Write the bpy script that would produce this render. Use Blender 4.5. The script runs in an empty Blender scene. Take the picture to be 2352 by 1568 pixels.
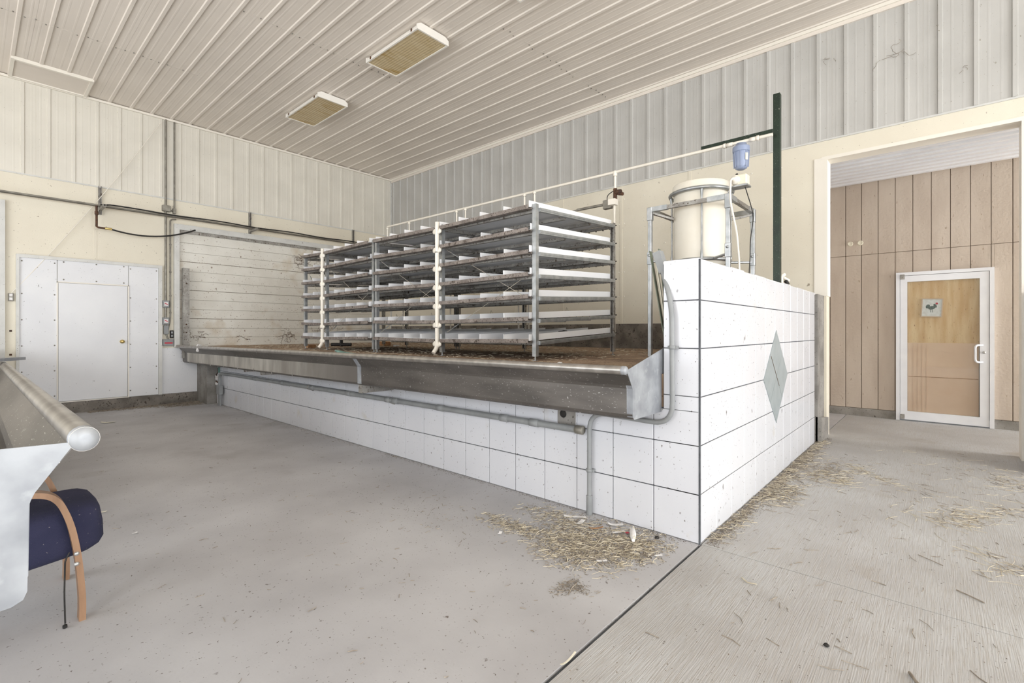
import bpy, math, random
from mathutils import Vector, Matrix
random.seed(7)
SC = bpy.context.scene
COL = SC.collection
PI = math.pi

# ------------------------------------------------------------------ camera
CAM_H = 1.3304
AZ = math.radians(41.6312)
cd = bpy.data.cameras.new('camera'); cam = bpy.data.objects.new('camera', cd); COL.objects.link(cam)
cam.location = (0, 0, CAM_H); cam.rotation_euler = (PI/2, 0, AZ - PI/2)
cd.sensor_width = 36.0; cd.lens = 1107.7*36.0/2352.0; cd.shift_y = -24.4/2352.0
cd.clip_start = 0.05; cd.clip_end = 200
SC.camera = cam

# ------------------------------------------------------------------ world, light, exposure
def lin(c):
    return tuple((v/255/12.92 if v/255 <= .04045 else ((v/255+.055)/1.055)**2.4) for v in c) + (1,)
w = bpy.data.worlds.new('world'); SC.world = w; w.use_nodes = True
bg = w.node_tree.nodes['Background']; bg.inputs[0].default_value = (.86, .93, 1, 1); bg.inputs[1].default_value = 1.5
def area(name, loc, aim, sx, sy, power, color):
    d = bpy.data.lights.new(name, 'AREA'); d.shape = 'RECTANGLE'; d.size = sx; d.size_y = sy
    d.energy = power; d.color = color
    o = bpy.data.objects.new(name, d); COL.objects.link(o); o.location = loc
    o.rotation_euler = (Vector(aim)-Vector(loc)).to_track_quat('-Z', 'Y').to_euler()
    return o
area('daylight_back_door', (1.6, -10.1, 2.1), (1.6, 4, 2.6), 7.4, 4.0, 840, (.93, .96, 1))
area('fill_left_side', (-5.1, 5.0, 1.9), (3, 5.0, 1.9), 6.4, 3.6, 260, (.95, .97, 1))  # unseen fill lamp, added to brighten the faces turned to this side
area('daylight_passage_door', (8.2, -5.6, 1.6), (8.2, 2, 1.2), 1.7, 2.9, 230, (.97, .98, 1))
area('fill_passage_wall', (-5.1, -2.6, 1.7), (6, -.6, 1.5), 2.6, 3.2, 210, (.97, .98, 1))  # added lamp, no known door here; brightens the passage wall and glazed door
sd = bpy.data.lights.new('bounce_sun', 'SUN'); sd.energy = 6.5; sd.angle = .02; sd.color = (1, .97, .93)
so = bpy.data.objects.new('bounce_sun', sd); COL.objects.link(so)  # added sun: hits the floor behind the camera so bounce lifts the ceiling
so.rotation_euler = Vector((.08, 1, -1.15)).to_track_quat('-Z', 'Y').to_euler()
SC.view_settings.view_transform = 'Standard'; SC.view_settings.look = 'None'
SC.view_settings.gamma = 1; SC.view_settings.use_curve_mapping = False
SC.view_settings.exposure = 0.22

# ------------------------------------------------------------------ materials
def mat(name, c, c2=None, sc=3.0, rough=.6, metal=0.0, bump=0.0, bsc=80.0, specks=None, spc=(70, 60, 50),
        spsc=45.0, stretch=(1, 1, 1), bstretch=(1, 1, 1), emit=None, spec=.4, stain=None, stc=(120, 95, 60), stsc=2.5,
        contrast=(.35, .65), detail=4, lines=None, along=None):
    m = bpy.data.materials.new(name); m.use_nodes = True
    nt = m.node_tree; N = nt.nodes; L = nt.links; b = N['Principled BSDF']
    b.inputs['Roughness'].default_value = rough; b.inputs['Metallic'].default_value = metal
    b.inputs['Specular IOR Level'].default_value = spec
    b.inputs['Base Color'].default_value = lin(c)
    geo = N.new('ShaderNodeNewGeometry')
    def noise(scale, st, det=detail, off=0.0):
        mp = N.new('ShaderNodeMapping'); mp.inputs['Scale'].default_value = st
        mp.inputs['Location'].default_value = (off, off*.7, off*.3)
        L.new(geo.outputs['Position'], mp.inputs['Vector'])
        n = N.new('ShaderNodeTexNoise'); n.inputs['Scale'].default_value = scale; n.inputs['Detail'].default_value = det
        L.new(mp.outputs[0], n.inputs['Vector']); return n
    def rng(n, lo, hi):
        r = N.new('ShaderNodeMapRange'); r.inputs[1].default_value = lo; r.inputs[2].default_value = hi
        L.new(n.outputs[0], r.inputs[0]); return r
    cur = None
    def mix(f, a, bcol):
        x = N.new('ShaderNodeMix'); x.data_type = 'RGBA'
        L.new(f.outputs[0], x.inputs[0])
        if a is None: x.inputs[6].default_value = lin(c)
        else: L.new(a, x.inputs[6])
        x.inputs[7].default_value = lin(bcol)
        return x.outputs[2]
    if c2: cur = mix(rng(noise(sc, stretch), *contrast), cur, c2)
    if lines:
        cur = mix(rng(noise(lines[0], lines[1], 3, 2.2), .45, .72), cur, lines[2])
    if along:                                  # wear that fades out along the length of the piece
        sp = N.new('ShaderNodeSeparateXYZ'); L.new(geo.outputs['Position'], sp.inputs[0])
        r = N.new('ShaderNodeMapRange'); r.inputs[1].default_value = along[0]; r.inputs[2].default_value = along[1]; L.new(sp.outputs[1], r.inputs[0])
        cur = mix(r, cur, along[2])
    if stain:
        cur = mix(rng(noise(stsc, stretch, 6, 11.3), stain, stain+.14), cur, stc)
    if specks:
        cur = mix(rng(noise(spsc*2.2, stretch, 2, 5.1), specks+.045, specks+.10), cur, spc)
        cur = mix(rng(noise(spsc*.7, (1, 1, .7), 5, 3.7), specks+.055, specks+.13), cur, spc)
    if cur is not None: L.new(cur, b.inputs['Base Color'])
    if bump:
        bp = N.new('ShaderNodeBump'); bp.inputs['Strength'].default_value = bump; bp.inputs['Distance'].default_value = .01
        L.new(noise(bsc, bstretch).outputs[0], bp.inputs['Height']); L.new(bp.outputs[0], b.inputs['Normal'])
    return m
M = {}
M['ceil'] = mat('ceiling_metal', (232, 223, 212), (225, 216, 205), 1.2, .5)
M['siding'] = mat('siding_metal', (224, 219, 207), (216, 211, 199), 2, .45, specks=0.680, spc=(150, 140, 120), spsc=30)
M['siding_shaded'] = mat('siding_metal_shaded', (193, 191, 186), (185, 183, 178), 2, .45, specks=0.665, spc=(130, 120, 100), spsc=28)  # same paint as siding, darkened to put the right wall's shade into colour
M['trim'] = mat('trim_paint', (236, 230, 218), rough=.45)
M['trimgrey'] = mat('trim_grey', (214, 213, 208), (204, 203, 198), 6, .5, specks=0.645, spc=(120, 110, 100), spsc=30)
M['cream'] = mat('cream_panel', (230, 223, 205), (224, 216, 198), 1.5, .55, bump=.15, bsc=120, specks=0.670, spc=(120, 105, 85), spsc=22)
M['white'] = mat('white_panel', (230, 230, 231), (224, 224, 226), 2, .5, specks=0.675, spc=(110, 105, 100), spsc=24, bump=.12, bsc=150)
M['board'] = mat('door_board', (229, 226, 217), (220, 216, 206), 3, .55, specks=0.630, spc=(120, 92, 66), spsc=20, stain=.57, stc=(200, 186, 164), stsc=1.6)
M['tile'] = mat('tile_glaze', (220, 221, 225), (213, 214, 219), 1.2, .22, spec=.5, specks=0.65, stain=.64, stc=(206, 201, 192), stsc=3, spc=(120, 115, 112), spsc=26)
M['grout'] = mat('grout', (92, 95, 99), (76, 78, 82), 20, .9)
M['diamond'] = mat('grey_green_tile', (160, 168, 170), (150, 159, 161), 8, .35)
M['conc'] = mat('concrete', (158, 154, 148), (126, 122, 116), 4, .9, bump=.3, bsc=60, specks=0.605, spc=(95, 90, 84), spsc=30)
M['conc_dark'] = mat('concrete_kerb', (140, 133, 124), (108, 102, 95), 5, .9, bump=.3, bsc=60, specks=0.585, spc=(70, 64, 58), spsc=18)
M['floorL'] = mat('slab_smooth', (196, 195, 196), (172, 170, 171), 1.3, .75, detail=9, contrast=(.3,.72), bump=.08, bsc=40, specks=0.645, spc=(112, 104, 98), spsc=34,
                  stain=.60, stc=(156, 152, 150), stsc=.9)
M['floorR'] = mat('slab_broomed', (190, 190, 189), (174, 172, 170), 1.6, .85, bump=.35, bsc=60, bstretch=(.12, 3, 1), detail=8, lines=(90, (.10, 3, 1), (172, 167, 161)), specks=0.645, spc=(130, 118, 104), spsc=36,
                  stain=.63, stc=(160, 150, 138), stsc=1.2)
M['dirt'] = mat('dirty_platform', (170, 146, 122), (130, 108, 90), 2.2, .95, bump=.4, bsc=50, specks=0.565, spc=(84, 68, 54), spsc=20, stain=.56, stc=(168, 146, 120))
M['galv'] = mat('galvanised', (186, 188, 188), (160, 163, 164), 14, .42, .75)
M['galvdull'] = mat('galvanised_dull', (172, 169, 163), (140, 136, 130), 9, .55, .55, specks=0.565, spc=(92, 82, 72), spsc=25)
M['gutter'] = mat('dirty_gutter', (154, 145, 138), (122, 113, 107), 8, .6, .35, specks=0.545, spc=(84, 74, 66), spsc=30)
M['steel'] = mat('trough_steel', (122, 117, 112), (98, 94, 90), 3.5, .42, .65, specks=0.635, spc=(196, 194, 190), spsc=40, stretch=(1, .5, 2.5), bump=.05, bsc=30)
M['weathered'] = mat('weathered_steel', (190, 186, 178), (150, 145, 137), 5, .6, .35, stretch=(1, 1, .3), detail=8, along=(6.6, 4.6, (112, 107, 102)))
M['steel_bright'] = mat('trough_cap_steel', (168, 171, 175), (140, 143, 148), 9, .55, .35, detail=9, stain=.6, stc=(180, 183, 186), stsc=14)
M['steel_roll'] = mat('trough_rim_steel', (186, 182, 176), (158, 153, 147), 12, .35, .8)
M['plastic'] = mat('tray_plastic', (244, 244, 244), (238, 238, 240), 3, .4)
M['pvc'] = mat('pvc', (240, 234, 222), (234, 227, 213), 8, .4)
M['tank'] = mat('tank_plastic', (240, 234, 220), (235, 228, 212), 4, .45)
M['greyplastic'] = mat('grey_conduit', (150, 152, 152), (136, 138, 138), 8, .5)
M['conduit'] = mat('metal_conduit', (150, 146, 136), (126, 121, 112), 12, .5, .4)
M['greenpaint'] = mat('green_paint', (34, 50, 36), (26, 40, 29), 10, .45, specks=0.635, spc=(140, 140, 130), spsc=50)
M['greenstrip'] = mat('weathered_green', (112, 116, 100), (84, 92, 76), 12, .6)
M['blue'] = mat('blue_plastic', (150, 161, 186), (142, 154, 181), 10, .35)
M['label'] = mat('paper_label', (232, 226, 206), rough=.7)
M['t111'] = mat('siding_plank', (202, 189, 175), (192, 178, 164), 6, .8, bump=.5, bsc=30, stretch=(1, 1, .25), specks=.66, spc=(160, 142, 122), spsc=24)
M['groove'] = mat('groove_dark', (120, 104, 88), rough=.9)
M['alum'] = mat('white_aluminium', (236, 237, 240), (230, 231, 235), 5, .35)
M['ply'] = mat('plywood', (234, 202, 158), (216, 174, 126), 3.0, .6, stretch=(1, 5, .7), specks=0.635, spc=(140, 92, 52), spsc=14)
M['card'] = mat('cardboard', (236, 204, 178), (228, 194, 167), 3, .8)
M['laminate'] = mat('bent_beech', (158, 124, 96), (128, 97, 72), 18, .45, stretch=(1, 1, .2))
M['navy'] = mat('navy_fabric', (52, 52, 76), (38, 40, 64), 4, .95, bump=.4, bsc=300, specks=0.665, spc=(150, 140, 135), spsc=40)
M['black'] = mat('black_rubber', (30, 29, 28), (46, 43, 40), 20, .6)
M['rust'] = mat('rusty_iron', (96, 66, 46), (64, 48, 40), 25, .8)
M['brass'] = mat('brass', (206, 182, 120), rough=.3, metal=.9)
M['bolt'] = mat('bolt', (200, 200, 198), rough=.35, metal=.8)
M['diff'] = mat('yellowed_diffuser', (208, 192, 158), (192, 170, 128), 3.5, .5, stretch=(1, 4, 1), contrast=(.3, .7), specks=0.625, spc=(120, 96, 58), spsc=40, stain=.56, stc=(178, 150, 96))
M['enamel'] = mat('white_enamel', (242, 238, 230), rough=.35)
M['straw'] = mat('straw', (212, 202, 180), (172, 160, 138), 25, .8)
M['strawdark'] = mat('old_straw', (160, 150, 136), (122, 112, 100), 30, .9)
M['crumb'] = mat('crumbs', (146, 140, 133), (104, 98, 92), 60, .95)
M['paper'] = mat('paper', (236, 234, 232), (222, 218, 214), 30, .8)
M['vine'] = mat('dried_vine', (128, 100, 76), (96, 74, 56), 30, .9)
M['teal'] = mat('green_hose', (122, 152, 142), (104, 134, 126), 20, .4)
M['dark'] = mat('dark_void', (40, 36, 32), rough=.9)
M['wire'] = mat('wire', (196, 188, 172), rough=.5, metal=.3)
M['brownblock'] = mat('brown_block', (176, 132, 92), (150, 108, 74), 20, .8)
M['red'] = mat('red_ink', (196, 70, 84), rough=.8)
M['ink'] = mat('grey_ink', (110, 122, 118), (84, 98, 92), 60, .8)
M['frame_wood'] = mat('picture_frame_wood', (214, 186, 160), rough=.5)
def glassmat():
    m = bpy.data.materials.new('door_glass'); m.use_nodes = True; nt = m.node_tree; N = nt.nodes; L = nt.links
    N.remove(N['Principled BSDF']); out = N['Material Output']
    t = N.new('ShaderNodeBsdfTransparent'); t.inputs[0].default_value = (.94, .96, .96, 1)
    g = N.new('ShaderNodeBsdfGlossy'); g.inputs['Roughness'].default_value = .02
    lw = N.new('ShaderNodeLayerWeight'); pw = N.new('ShaderNodeMath'); pw.operation = 'POWER'; pw.inputs[1].default_value = 5
    L.new(lw.outputs['Facing'], pw.inputs[0]); f = N.new('ShaderNodeMath'); f.operation = 'MULTIPLY_ADD'; f.inputs[1].default_value = .9; f.inputs[2].default_value = .04
    L.new(pw.outputs[0], f.inputs[0])
    x = N.new('ShaderNodeMixShader'); L.new(f.outputs[0], x.inputs[0]); L.new(t.outputs[0], x.inputs[1]); L.new(g.outputs[0], x.inputs[2])
    L.new(x.outputs[0], out.inputs['Surface']); return m
M['glass'] = glassmat()

# ------------------------------------------------------------------ mesh helpers
class MB:
    def __init__(s): s.v = []; s.f = []; s.sm = []
    def add(s, vs, fs, smooth=False):
        o = len(s.v); s.v += [tuple(p) for p in vs]; s.f += [tuple(i+o for i in f) for f in fs]; s.sm += [smooth]*len(fs); return s
    def box(s, x0, x1, y0, y1, z0, z1, mtx=None):
        vs = [Vector(p) for p in ((x0,y0,z0),(x1,y0,z0),(x1,y1,z0),(x0,y1,z0),(x0,y0,z1),(x1,y0,z1),(x1,y1,z1),(x0,y1,z1))]
        if mtx: vs = [mtx @ p for p in vs]
        return s.add(vs, [(3,2,1,0),(4,5,6,7),(0,1,5,4),(1,2,6,5),(2,3,7,6),(3,0,4,7)])
    def bbox(s, x0, x1, y0, y1, z0, z1, b=.004):
        # box with chamfered edges: three nested octagonal rings
        rings = []
        for z, i in ((z0, b), (z0+b, 0), (z1-b, 0), (z1, b)):
            c = b
            rings.append([(x0+i+c,y0+i,z),(x1-i-c,y0+i,z),(x1-i,y0+i+c,z),(x1-i,y1-i-c,z),(x1-i-c,y1-i,z),(x0+i+c,y1-i,z),(x0+i,y1-i-c,z),(x0+i,y0+i+c,z)])
        vs = sum(rings, []); fs = [tuple(range(7,-1,-1)), tuple(range(24,32))]
        for r in range(3):
            for k in range(8):
                fs.append((r*8+k, r*8+(k+1) % 8, r*8+8+(k+1) % 8, r*8+8+k))
        return s.add(vs, fs)
    def tube(s, pts, r, seg=10, cap=True, radii=None, flat=1.0):
        pts = [Vector(p) for p in pts]; n = len(pts); rings = []
        up = None
        for i, p in enumerate(pts):
            d = (pts[min(i+1, n-1)] - pts[max(i-1, 0)]).normalized()
            if up is None: up = Vector((0,0,1)) if abs(d.z) < .9 else Vector((1,0,0))
            a = d.cross(up)
            if a.length < 1e-4: a = d.cross(Vector((0,1,0)))
            a.normalize(); bvec = a.cross(d).normalized(); up = bvec
            rr = radii[i] if radii else r
            rings.append([p + a*rr*math.cos(2*PI*k/seg) + bvec*rr*flat*math.sin(2*PI*k/seg) for k in range(seg)])
        vs = sum(rings, []); fs = []
        for i in range(n-1):
            for k in range(seg):
                fs.append((i*seg+k, i*seg+(k+1) % seg, (i+1)*seg+(k+1) % seg, (i+1)*seg+k))
        s.add(vs, fs, True)
        if cap:
            s.add(rings[0], [tuple(range(seg-1, -1, -1))]); s.add(rings[-1], [tuple(range(seg))])
        return s
    def lathe(s, prof, c, seg=32, axis='z', smooth=True):
        vs = []; n = len(prof)
        for r, h in prof:
            for k in range(seg):
                a = 2*PI*k/seg; x, y = r*math.cos(a), r*math.sin(a)
                vs.append({'z': (c[0]+x, c[1]+y, c[2]+h), 'y': (c[0]+x, c[1]+h, c[2]+y), 'x': (c[0]+h, c[1]+x, c[2]+y)}[axis])
        fs = []
        for i in range(n-1):
            for k in range(seg):
                q = (i*seg+k, i*seg+(k+1) % seg, (i+1)*seg+(k+1) % seg, (i+1)*seg+k)
                fs.append(q if axis != 'y' else q[::-1])
        return s.add(vs, fs, smooth)
    def prism(s, poly, a0, a1, axis):
        # polygon extruded along axis; poly in the two other axes (order x,y / x,z / y,z)
        def P(p, a): return {'x': (a, p[0], p[1]), 'y': (p[0], a, p[1]), 'z': (p[0], p[1], a)}[axis]
        n = len(poly); vs = [P(p, a0) for p in poly] + [P(p, a1) for p in poly]
        fs = [tuple(range(n))[::-1], tuple(range(n, 2*n))] + [(i, (i+1) % n, n+(i+1) % n, n+i) for i in range(n)]
        return s.add(vs, fs)
    def beam(s, p, q, wx, wz):
        # rectangular bar from p to q
        p, q = Vector(p), Vector(q); d = (q-p); L = d.length; d.normalize()
        up = Vector((0,0,1)) if abs(d.z) < .95 else Vector((0,1,0))
        a = d.cross(up).normalized(); b = a.cross(d)
        vs = []
        for c in (p, q):
            for i, j in ((-1,-1),(1,-1),(1,1),(-1,1)): vs.append(c + a*wx/2*i + b*wz/2*j)
        return s.add(vs, [(3,2,1,0),(4,5,6,7),(0,1,5,4),(1,2,6,5),(2,3,7,6),(3,0,4,7)])
    def mesh(s, name, m):
        me = bpy.data.meshes.new(name); me.from_pydata(s.v, [], s.f)
        me.polygons.foreach_set('use_smooth', s.sm)
        if m is not None: me.materials.append(M[m])
        me.update(); 
        import bmesh
        bm = bmesh.new(); bm.from_mesh(me); bmesh.ops.recalc_face_normals(bm, faces=bm.faces[:]); bm.to_mesh(me); bm.free()
        return me
    def build(s, name, m, parent=None, **kw):
        o = bpy.data.objects.new(name, s.mesh(name, m)); COL.objects.link(o)
        par(o, parent)
        for k, v in kw.items(): o[k] = v
        return o
def par(o, parent):
    if parent is not None:
        o.parent = parent
        # parents are only ever translated; parts are built in world coordinates
        t = Vector(parent.location); q = parent.parent
        while q is not None: q = None
        if parent.type == 'EMPTY': o.matrix_parent_inverse = Matrix.Translation(-t)
def place(name, me, loc, parent=None, scale=None, rot=None):
    o = bpy.data.objects.new(name, me); COL.objects.link(o); o.location = loc
    if scale: o.scale = scale
    if rot: o.rotation_euler = rot
    par(o, parent); return o
def thing(name, label, cat, loc, group=None):
    o = bpy.data.objects.new(name, None); COL.objects.link(o); o.location = loc; o.empty_display_size = .1
    o['label'] = label; o['category'] = cat
    if group: o['group'] = group
    return o
def tag(o, label, cat, group=None, kind=None):
    o['label'] = label; o['category'] = cat
    if group: o['group'] = group
    if kind: o['kind'] = kind
    return o
def struct(name, mb, m, label=None):
    o = mb.build(name, m); o['kind'] = 'structure'
    if label: o['label'] = label
    return o
def B(*a): return MB().box(*a)
def arc(c, r, a0, a1, n, plane='xz', fix=0.0):
    out = []
    for i in range(n+1):
        a = a0 + (a1-a0)*i/n; u, v = c[0]+r*math.cos(a), c[1]+r*math.sin(a)
        out.append({'xz': (u, fix, v), 'yz': (fix, u, v), 'xy': (u, v, fix)}[plane])
    return out
def rounded(pts, r, n=5):
    pts = [Vector(p) for p in pts]; out = [pts[0]]
    for i in range(1, len(pts)-1):
        p, a, b = pts[i], (pts[i-1]-pts[i]), (pts[i+1]-pts[i])
        rr = min(r, a.length*.49, b.length*.49); p0 = p+a.normalized()*rr; p1 = p+b.normalized()*rr
        for k in range(n+1):
            t = k/n; out.append(p0*(1-t)**2 + p*2*t*(1-t) + p1*t*t)
    out.append(pts[-1]); return out
def sag(p, q, d, n=16):
    p, q = Vector(p), Vector(q)
    return [p.lerp(q, i/n) + Vector((0, 0, -4*d*(i/n)*(1-i/n))) for i in range(n+1)]

# ------------------------------------------------------------------ key dimensions
PX, PY, YL, XR, XB = 3.019, 1.121, 10.513, 7.173, 9.265
ZC, ZS, ZO = 5.18, 3.745, 3.495
JY0, JY1 = -.632, 1.076            # opening in the right wall
PZ = 1.045                         # platform top
T = .3048

# ------------------------------------------------------------------ floor
fl = struct('floor', B(-12, 14, -24, 11.2, -.20, -.012), 'grout')
B(-12, PX-.0, 1.128, 11.0, -.10, 0).build('slab', 'floorL', fl)
B(PX+.006, 12, 1.121, 11.0, -.10, 0).build('slab', 'floorL', fl)
B(-12, 3.026, -24, 1.108, -.10, .0).build('slab', 'floorR', fl)
B(3.031, 14, -24, 1.114, -.10, .0).build('slab', 'floorR', fl)

# ------------------------------------------------------------------ corrugated sheets
def ribprof(u0, u1, first, pitch, h, hm):
    """points (u, height) of a ribbed sheet between u0 and u1"""
    pts = [(u0, 0)]
    k0 = int(math.floor((u0-first)/pitch))-1; k1 = int(math.ceil((u1-first)/pitch))+1
    for k in range(k0, k1+1):
        c = first+k*pitch
        for du, hh in ((-.026,0),(-.017,h),(.017,h),(.026,0)): pts.append((c+du, hh))
        for q in (1/3, 2/3):
            cc = c+q*pitch
            for du, hh in ((-.014,0),(-.006,hm),(.006,hm),(.014,0)): pts.append((cc+du, hh))
    pts.append((u1, 0))
    return [p for p in pts if u0 <= p[0] <= u1]
def sheet(mode, u0, u1, first, pitch, a0, a1, base, h=.014, hm=.0012):
    pf = ribprof(u0, u1, first, pitch, h, hm)
    if mode == 'wallY': poly = [(u, base-.004-d) for u, d in pf] + [(u1, base), (u0, base)]; return MB().prism(poly, a0, a1, 'z')
    if mode == 'wallX': poly = [(base-.004-d, u) for u, d in pf] + [(base, u1), (base, u0)]; return MB().prism(poly, a0, a1, 'z')
    poly = [(u, base-.004-d) for u, d in pf] + [(u1, base), (u0, base)]; return MB().prism(poly, a0, a1, 'y')

# ------------------------------------------------------------------ ceiling
cl = struct('ceiling', B(-5.2, 7.5, -10.3, 10.8, ZC+.03, ZC+.2), 'trim')
u = .402+.2922*.5 - .8766*7
i = 0
while u < 7.17:
    u1 = min(u+.8766-.0015, 7.17)
    seam = 8.41 if u < 2.1 else (6.30 if u < 4.4 else 4.16)
    cuts = [-10.2, seam-5.5, seam, YL]
    for a, b in zip(cuts[:-1], cuts[1:]):
        low = .0015*(a == seam)
        sheet('ceil', u, u1, .402, .2922, a, b-.002, ZC+.02-low).build('ceiling_sheet', 'ceil', cl)
    u += .8766; i += 1
# screws along the sheet laps
for k in range(-2, 26):
    x = .402 + .2922*k
    seam = 8.41 if x < 2.1 else (6.30 if x < 4.4 else 4.16)
    for dx in (.05, .146, .24):
        if x+dx < 7 and random.random() < .75 and x > -.6:
            MB().lathe([(0,-.006),(.007,-.005),(.009,0),(.009,.01)], (x+dx, seam+random.uniform(-.03,.03), ZC+.012), 8).build('screw', 'conduit', cl)
# hatch beside the left wall
h = MB(); h.box(.42, 1.24, 9.76, 10.44, ZC-.012, ZC+.01)
hp = h.build('hatch_panel', 'ceil', cl)
fr = MB(); fr.box(.385, .425, 9.72, 10.5, ZC-.03, ZC+.012); fr.box(1.235, 1.275, 9.72, 10.5, ZC-.03, ZC+.012)
fr.box(.425, 1.235, 9.72, 9.765, ZC-.035, ZC+.012); fr.box(.425, 1.235, 10.43, 10.48, ZC-.03, ZC+.012)
fr.build('hatch_frame', 'trim', cl)

# ------------------------------------------------------------------ left wall
wl = struct('wall_left', B(-5, 7.5, YL, YL+.2, 0, ZC+.05), 'cream')
u = .541+.2922*.5 - .8766*7
while u < 7.17:
    sheet('wallY', u, min(u+.8751, 7.15), .541, .2922, ZS, ZC-.02, YL+.002).build('siding_sheet', 'siding', wl); u += .8766
B(-5, 7.15, YL-.045, YL, ZC-.035, ZC).build('cove_strip', 'trim', wl)
B(-5, 7.15, YL-.012, YL, ZS-.022, ZS).build('drip_edge', 'trimgrey', wl)
for x in (1.39, 4.93):
    B(x-.02, x+.02, YL-.004, YL, 2.5 if x < 2 else 3.3, ZS-.02).build('seam_strip', 'cream', wl)
B(-5, 3.0, YL-.03, YL, 0, .19).build('kerb', 'conc_dark', wl)
B(2.31, 2.856, YL-.022, YL, .192, 1.02).build('splash_panel', 'white', wl)

# far-left doorway edge
d = struct('door_1', B(-1.2, .30, YL-.02, YL, .19, 3.23), 'dark')
B(.30, .355, YL-.05, YL, .19, 3.29).build('door_jamb', 'trimgrey', d)
B(-1.2, .30, YL-.05, YL, 3.23, 3.29).build('door_head', 'trimgrey', d)

# big panelled door with a leaf in it
d = struct('door_2', B(.47, 2.30, YL-.022, YL, .19, 2.50), 'trimgrey')
B(.50, .92, YL-.040, YL-.02, .197, 2.452).build('panel', 'white', d)
B(1.828, 2.246, YL-.040, YL-.02, .197, 2.452).build('panel', 'white', d)
B(.932, 1.818, YL-.040, YL-.02, 2.118, 2.452).build('panel', 'white', d)
B(.468, .503, YL-.062, YL, .19, 2.50).build('door_frame', 'trimgrey', d)
B(2.248, 2.302, YL-.062, YL, .19, 2.50).build('door_frame', 'trimgrey', d)
B(.503, 2.248, YL-.062, YL, 2.452, 2.50).build('door_frame', 'trimgrey', d)
for x0, x1, z0, z1 in ((.918, .934, .197, 2.112), (1.814, 1.828, .197, 2.112), (.918, 1.828, 2.100, 2.116)):
    B(x0, x1, YL-.052, YL-.02, z0, z1).build('leaf_trim', 'trim', d)
B(.50, 1.83, YL-.052, YL-.02, .186, .200).build('sill_strip', 'trim', d)
lf = MB().bbox(.938, 1.810, YL-.048, YL-.02, .206, 2.096, .003).build('door_leaf', 'white', d)
MB().lathe([(.0,-.075),(.018,-.074),(.028,-.062),(.028,-.05),(.014,-.038),(.012,-.02),(.032,-.012),(.033,0)], (1.735, YL-.048, 1.148), 20, 'y').build('door_knob', 'brass', lf)
scr = mesh_scr = None
def screwhead(x, z, parent, y=YL-.040):
    global scr
    if scr is None: scr = MB().lathe([(0,-.005),(.009,-.004),(.011,0)], (0,0,0), 8, 'y').mesh('screw', 'conduit')
    place('screw', scr, (x, y, z), parent)
for z in (.3, .7, 1.1, 1.5, 1.9, 2.4):
    for x in (.53, .895, 1.85, 2.22): screwhead(x, z, d)
for x in (1.0, 1.4, 1.76): screwhead(x, 2.15, d); screwhead(x, 2.43, d)

# boarded overhead door behind the platform
OX0, OX1, OZ1 = 2.563, 6.6, 3.14
d = struct('door_3', B(OX0, OX1, YL-.006, YL+.01, 1.0, OZ1), 'groove')
nb = 12; bh = (OZ1-1.03)/nb
for k in range(nb):
    z0 = 1.03+k*bh
    g = .007 if k % 3 == 0 else .0025
    MB().bbox(OX0+.002, OX1, YL-.020-.002*(k % 2), YL-.004, z0+g, z0+bh-.001, .0022).build('board', 'board', d)
B(2.483, 2.563, YL-.075, YL, 1.03, 3.29).build('door_frame', 'trimgrey', d)
B(2.563, OX1, YL-.075, YL, 3.19, 3.29).build('door_frame', 'trimgrey', d)
B(2.563, OX1, YL-.05, YL, 3.135, 3.19).build('door_stop', 'galvdull', d)

# ------------------------------------------------------------------ right wall
wr = MB(); wr.box(XR, XR+.2, JY1, YL+.2, 0, ZC+.05); wr.box(XR, XR+.2, -10.2, JY0, 0, ZC+.05); wr.box(XR, XR+.2, JY0, JY1, ZO, ZC+.05)
wr = struct('wall_right', wr, 'cream')
u = 6.074+.289*.5+.289*3*5
first = 6.074
while u > -6.2:
    a = u-.867; 
    sheet('wallX', max(a, -6.2), min(u-.0015, YL-.03), first, .289, ZS, ZC-.02, XR+.002, h=.021).build('siding_sheet', 'siding_shaded', wr) if min(u, YL-.03)-a > .05 else None
    u -= .867
B(XR-.05, XR, -6.2, YL, ZC-.04, ZC).build('cove_strip', 'trim', wr)
B(XR-.03, XR, -6.2, YL-.02, ZC-.085, ZC-.04).build('cove_strip', 'ceil', wr)
B(XR-.014, XR, -6.2, YL-.02, ZS-.02, ZS).build('drip_edge', 'trimgrey', wr)
B(XR-.03, XR, YL-.032, YL, PZ, ZC).build('corner_strip', 'trimgrey', wr)
for y in (1.634, 2.806, 3.95, 5.145, 6.329, 7.446, 8.6):
    B(XR-.006, XR, y-.022, y+.022, 1.446, ZS-.02).build('seam_strip', 'cream', wr)
    for z in (1.5, 1.9, 2.3, 2.7, 3.1, 3.5):
        for s in (-.05, .05):
            MB().lathe([(0,-.005),(.008,-.004),(.010,0)], (XR, y+s, z), 8, 'x').build('screw', 'trim', wr) if y < 5 else None
for y in (1.95, 2.35, 3.2, 3.55):
    for z in (1.5, 1.9, 2.3, 2.7, 3.1, 3.5):
        MB().lathe([(0,-.005),(.008,-.004),(.010,0)], (XR, y, z), 8, 'x').build('screw', 'trim', wr)
B(XR-.02, XR, PY, YL, PZ-.05, 1.446).build('kerb', 'conc_dark', wr)
B(XR-.012, XR+.21, JY1-.012, JY1+.13, 1.77, ZO+.02).build('jamb_strip', 'trim', wr)
B(XR-.012, XR+.21, JY0-.02, JY0+.012, 0, ZO).build('jamb_strip', 'trim', wr)
B(XR-.014, XR+.21, JY0-.02, JY1+.05, ZO-.012, ZO+.03).build('head_strip', 'trim', wr)

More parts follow.
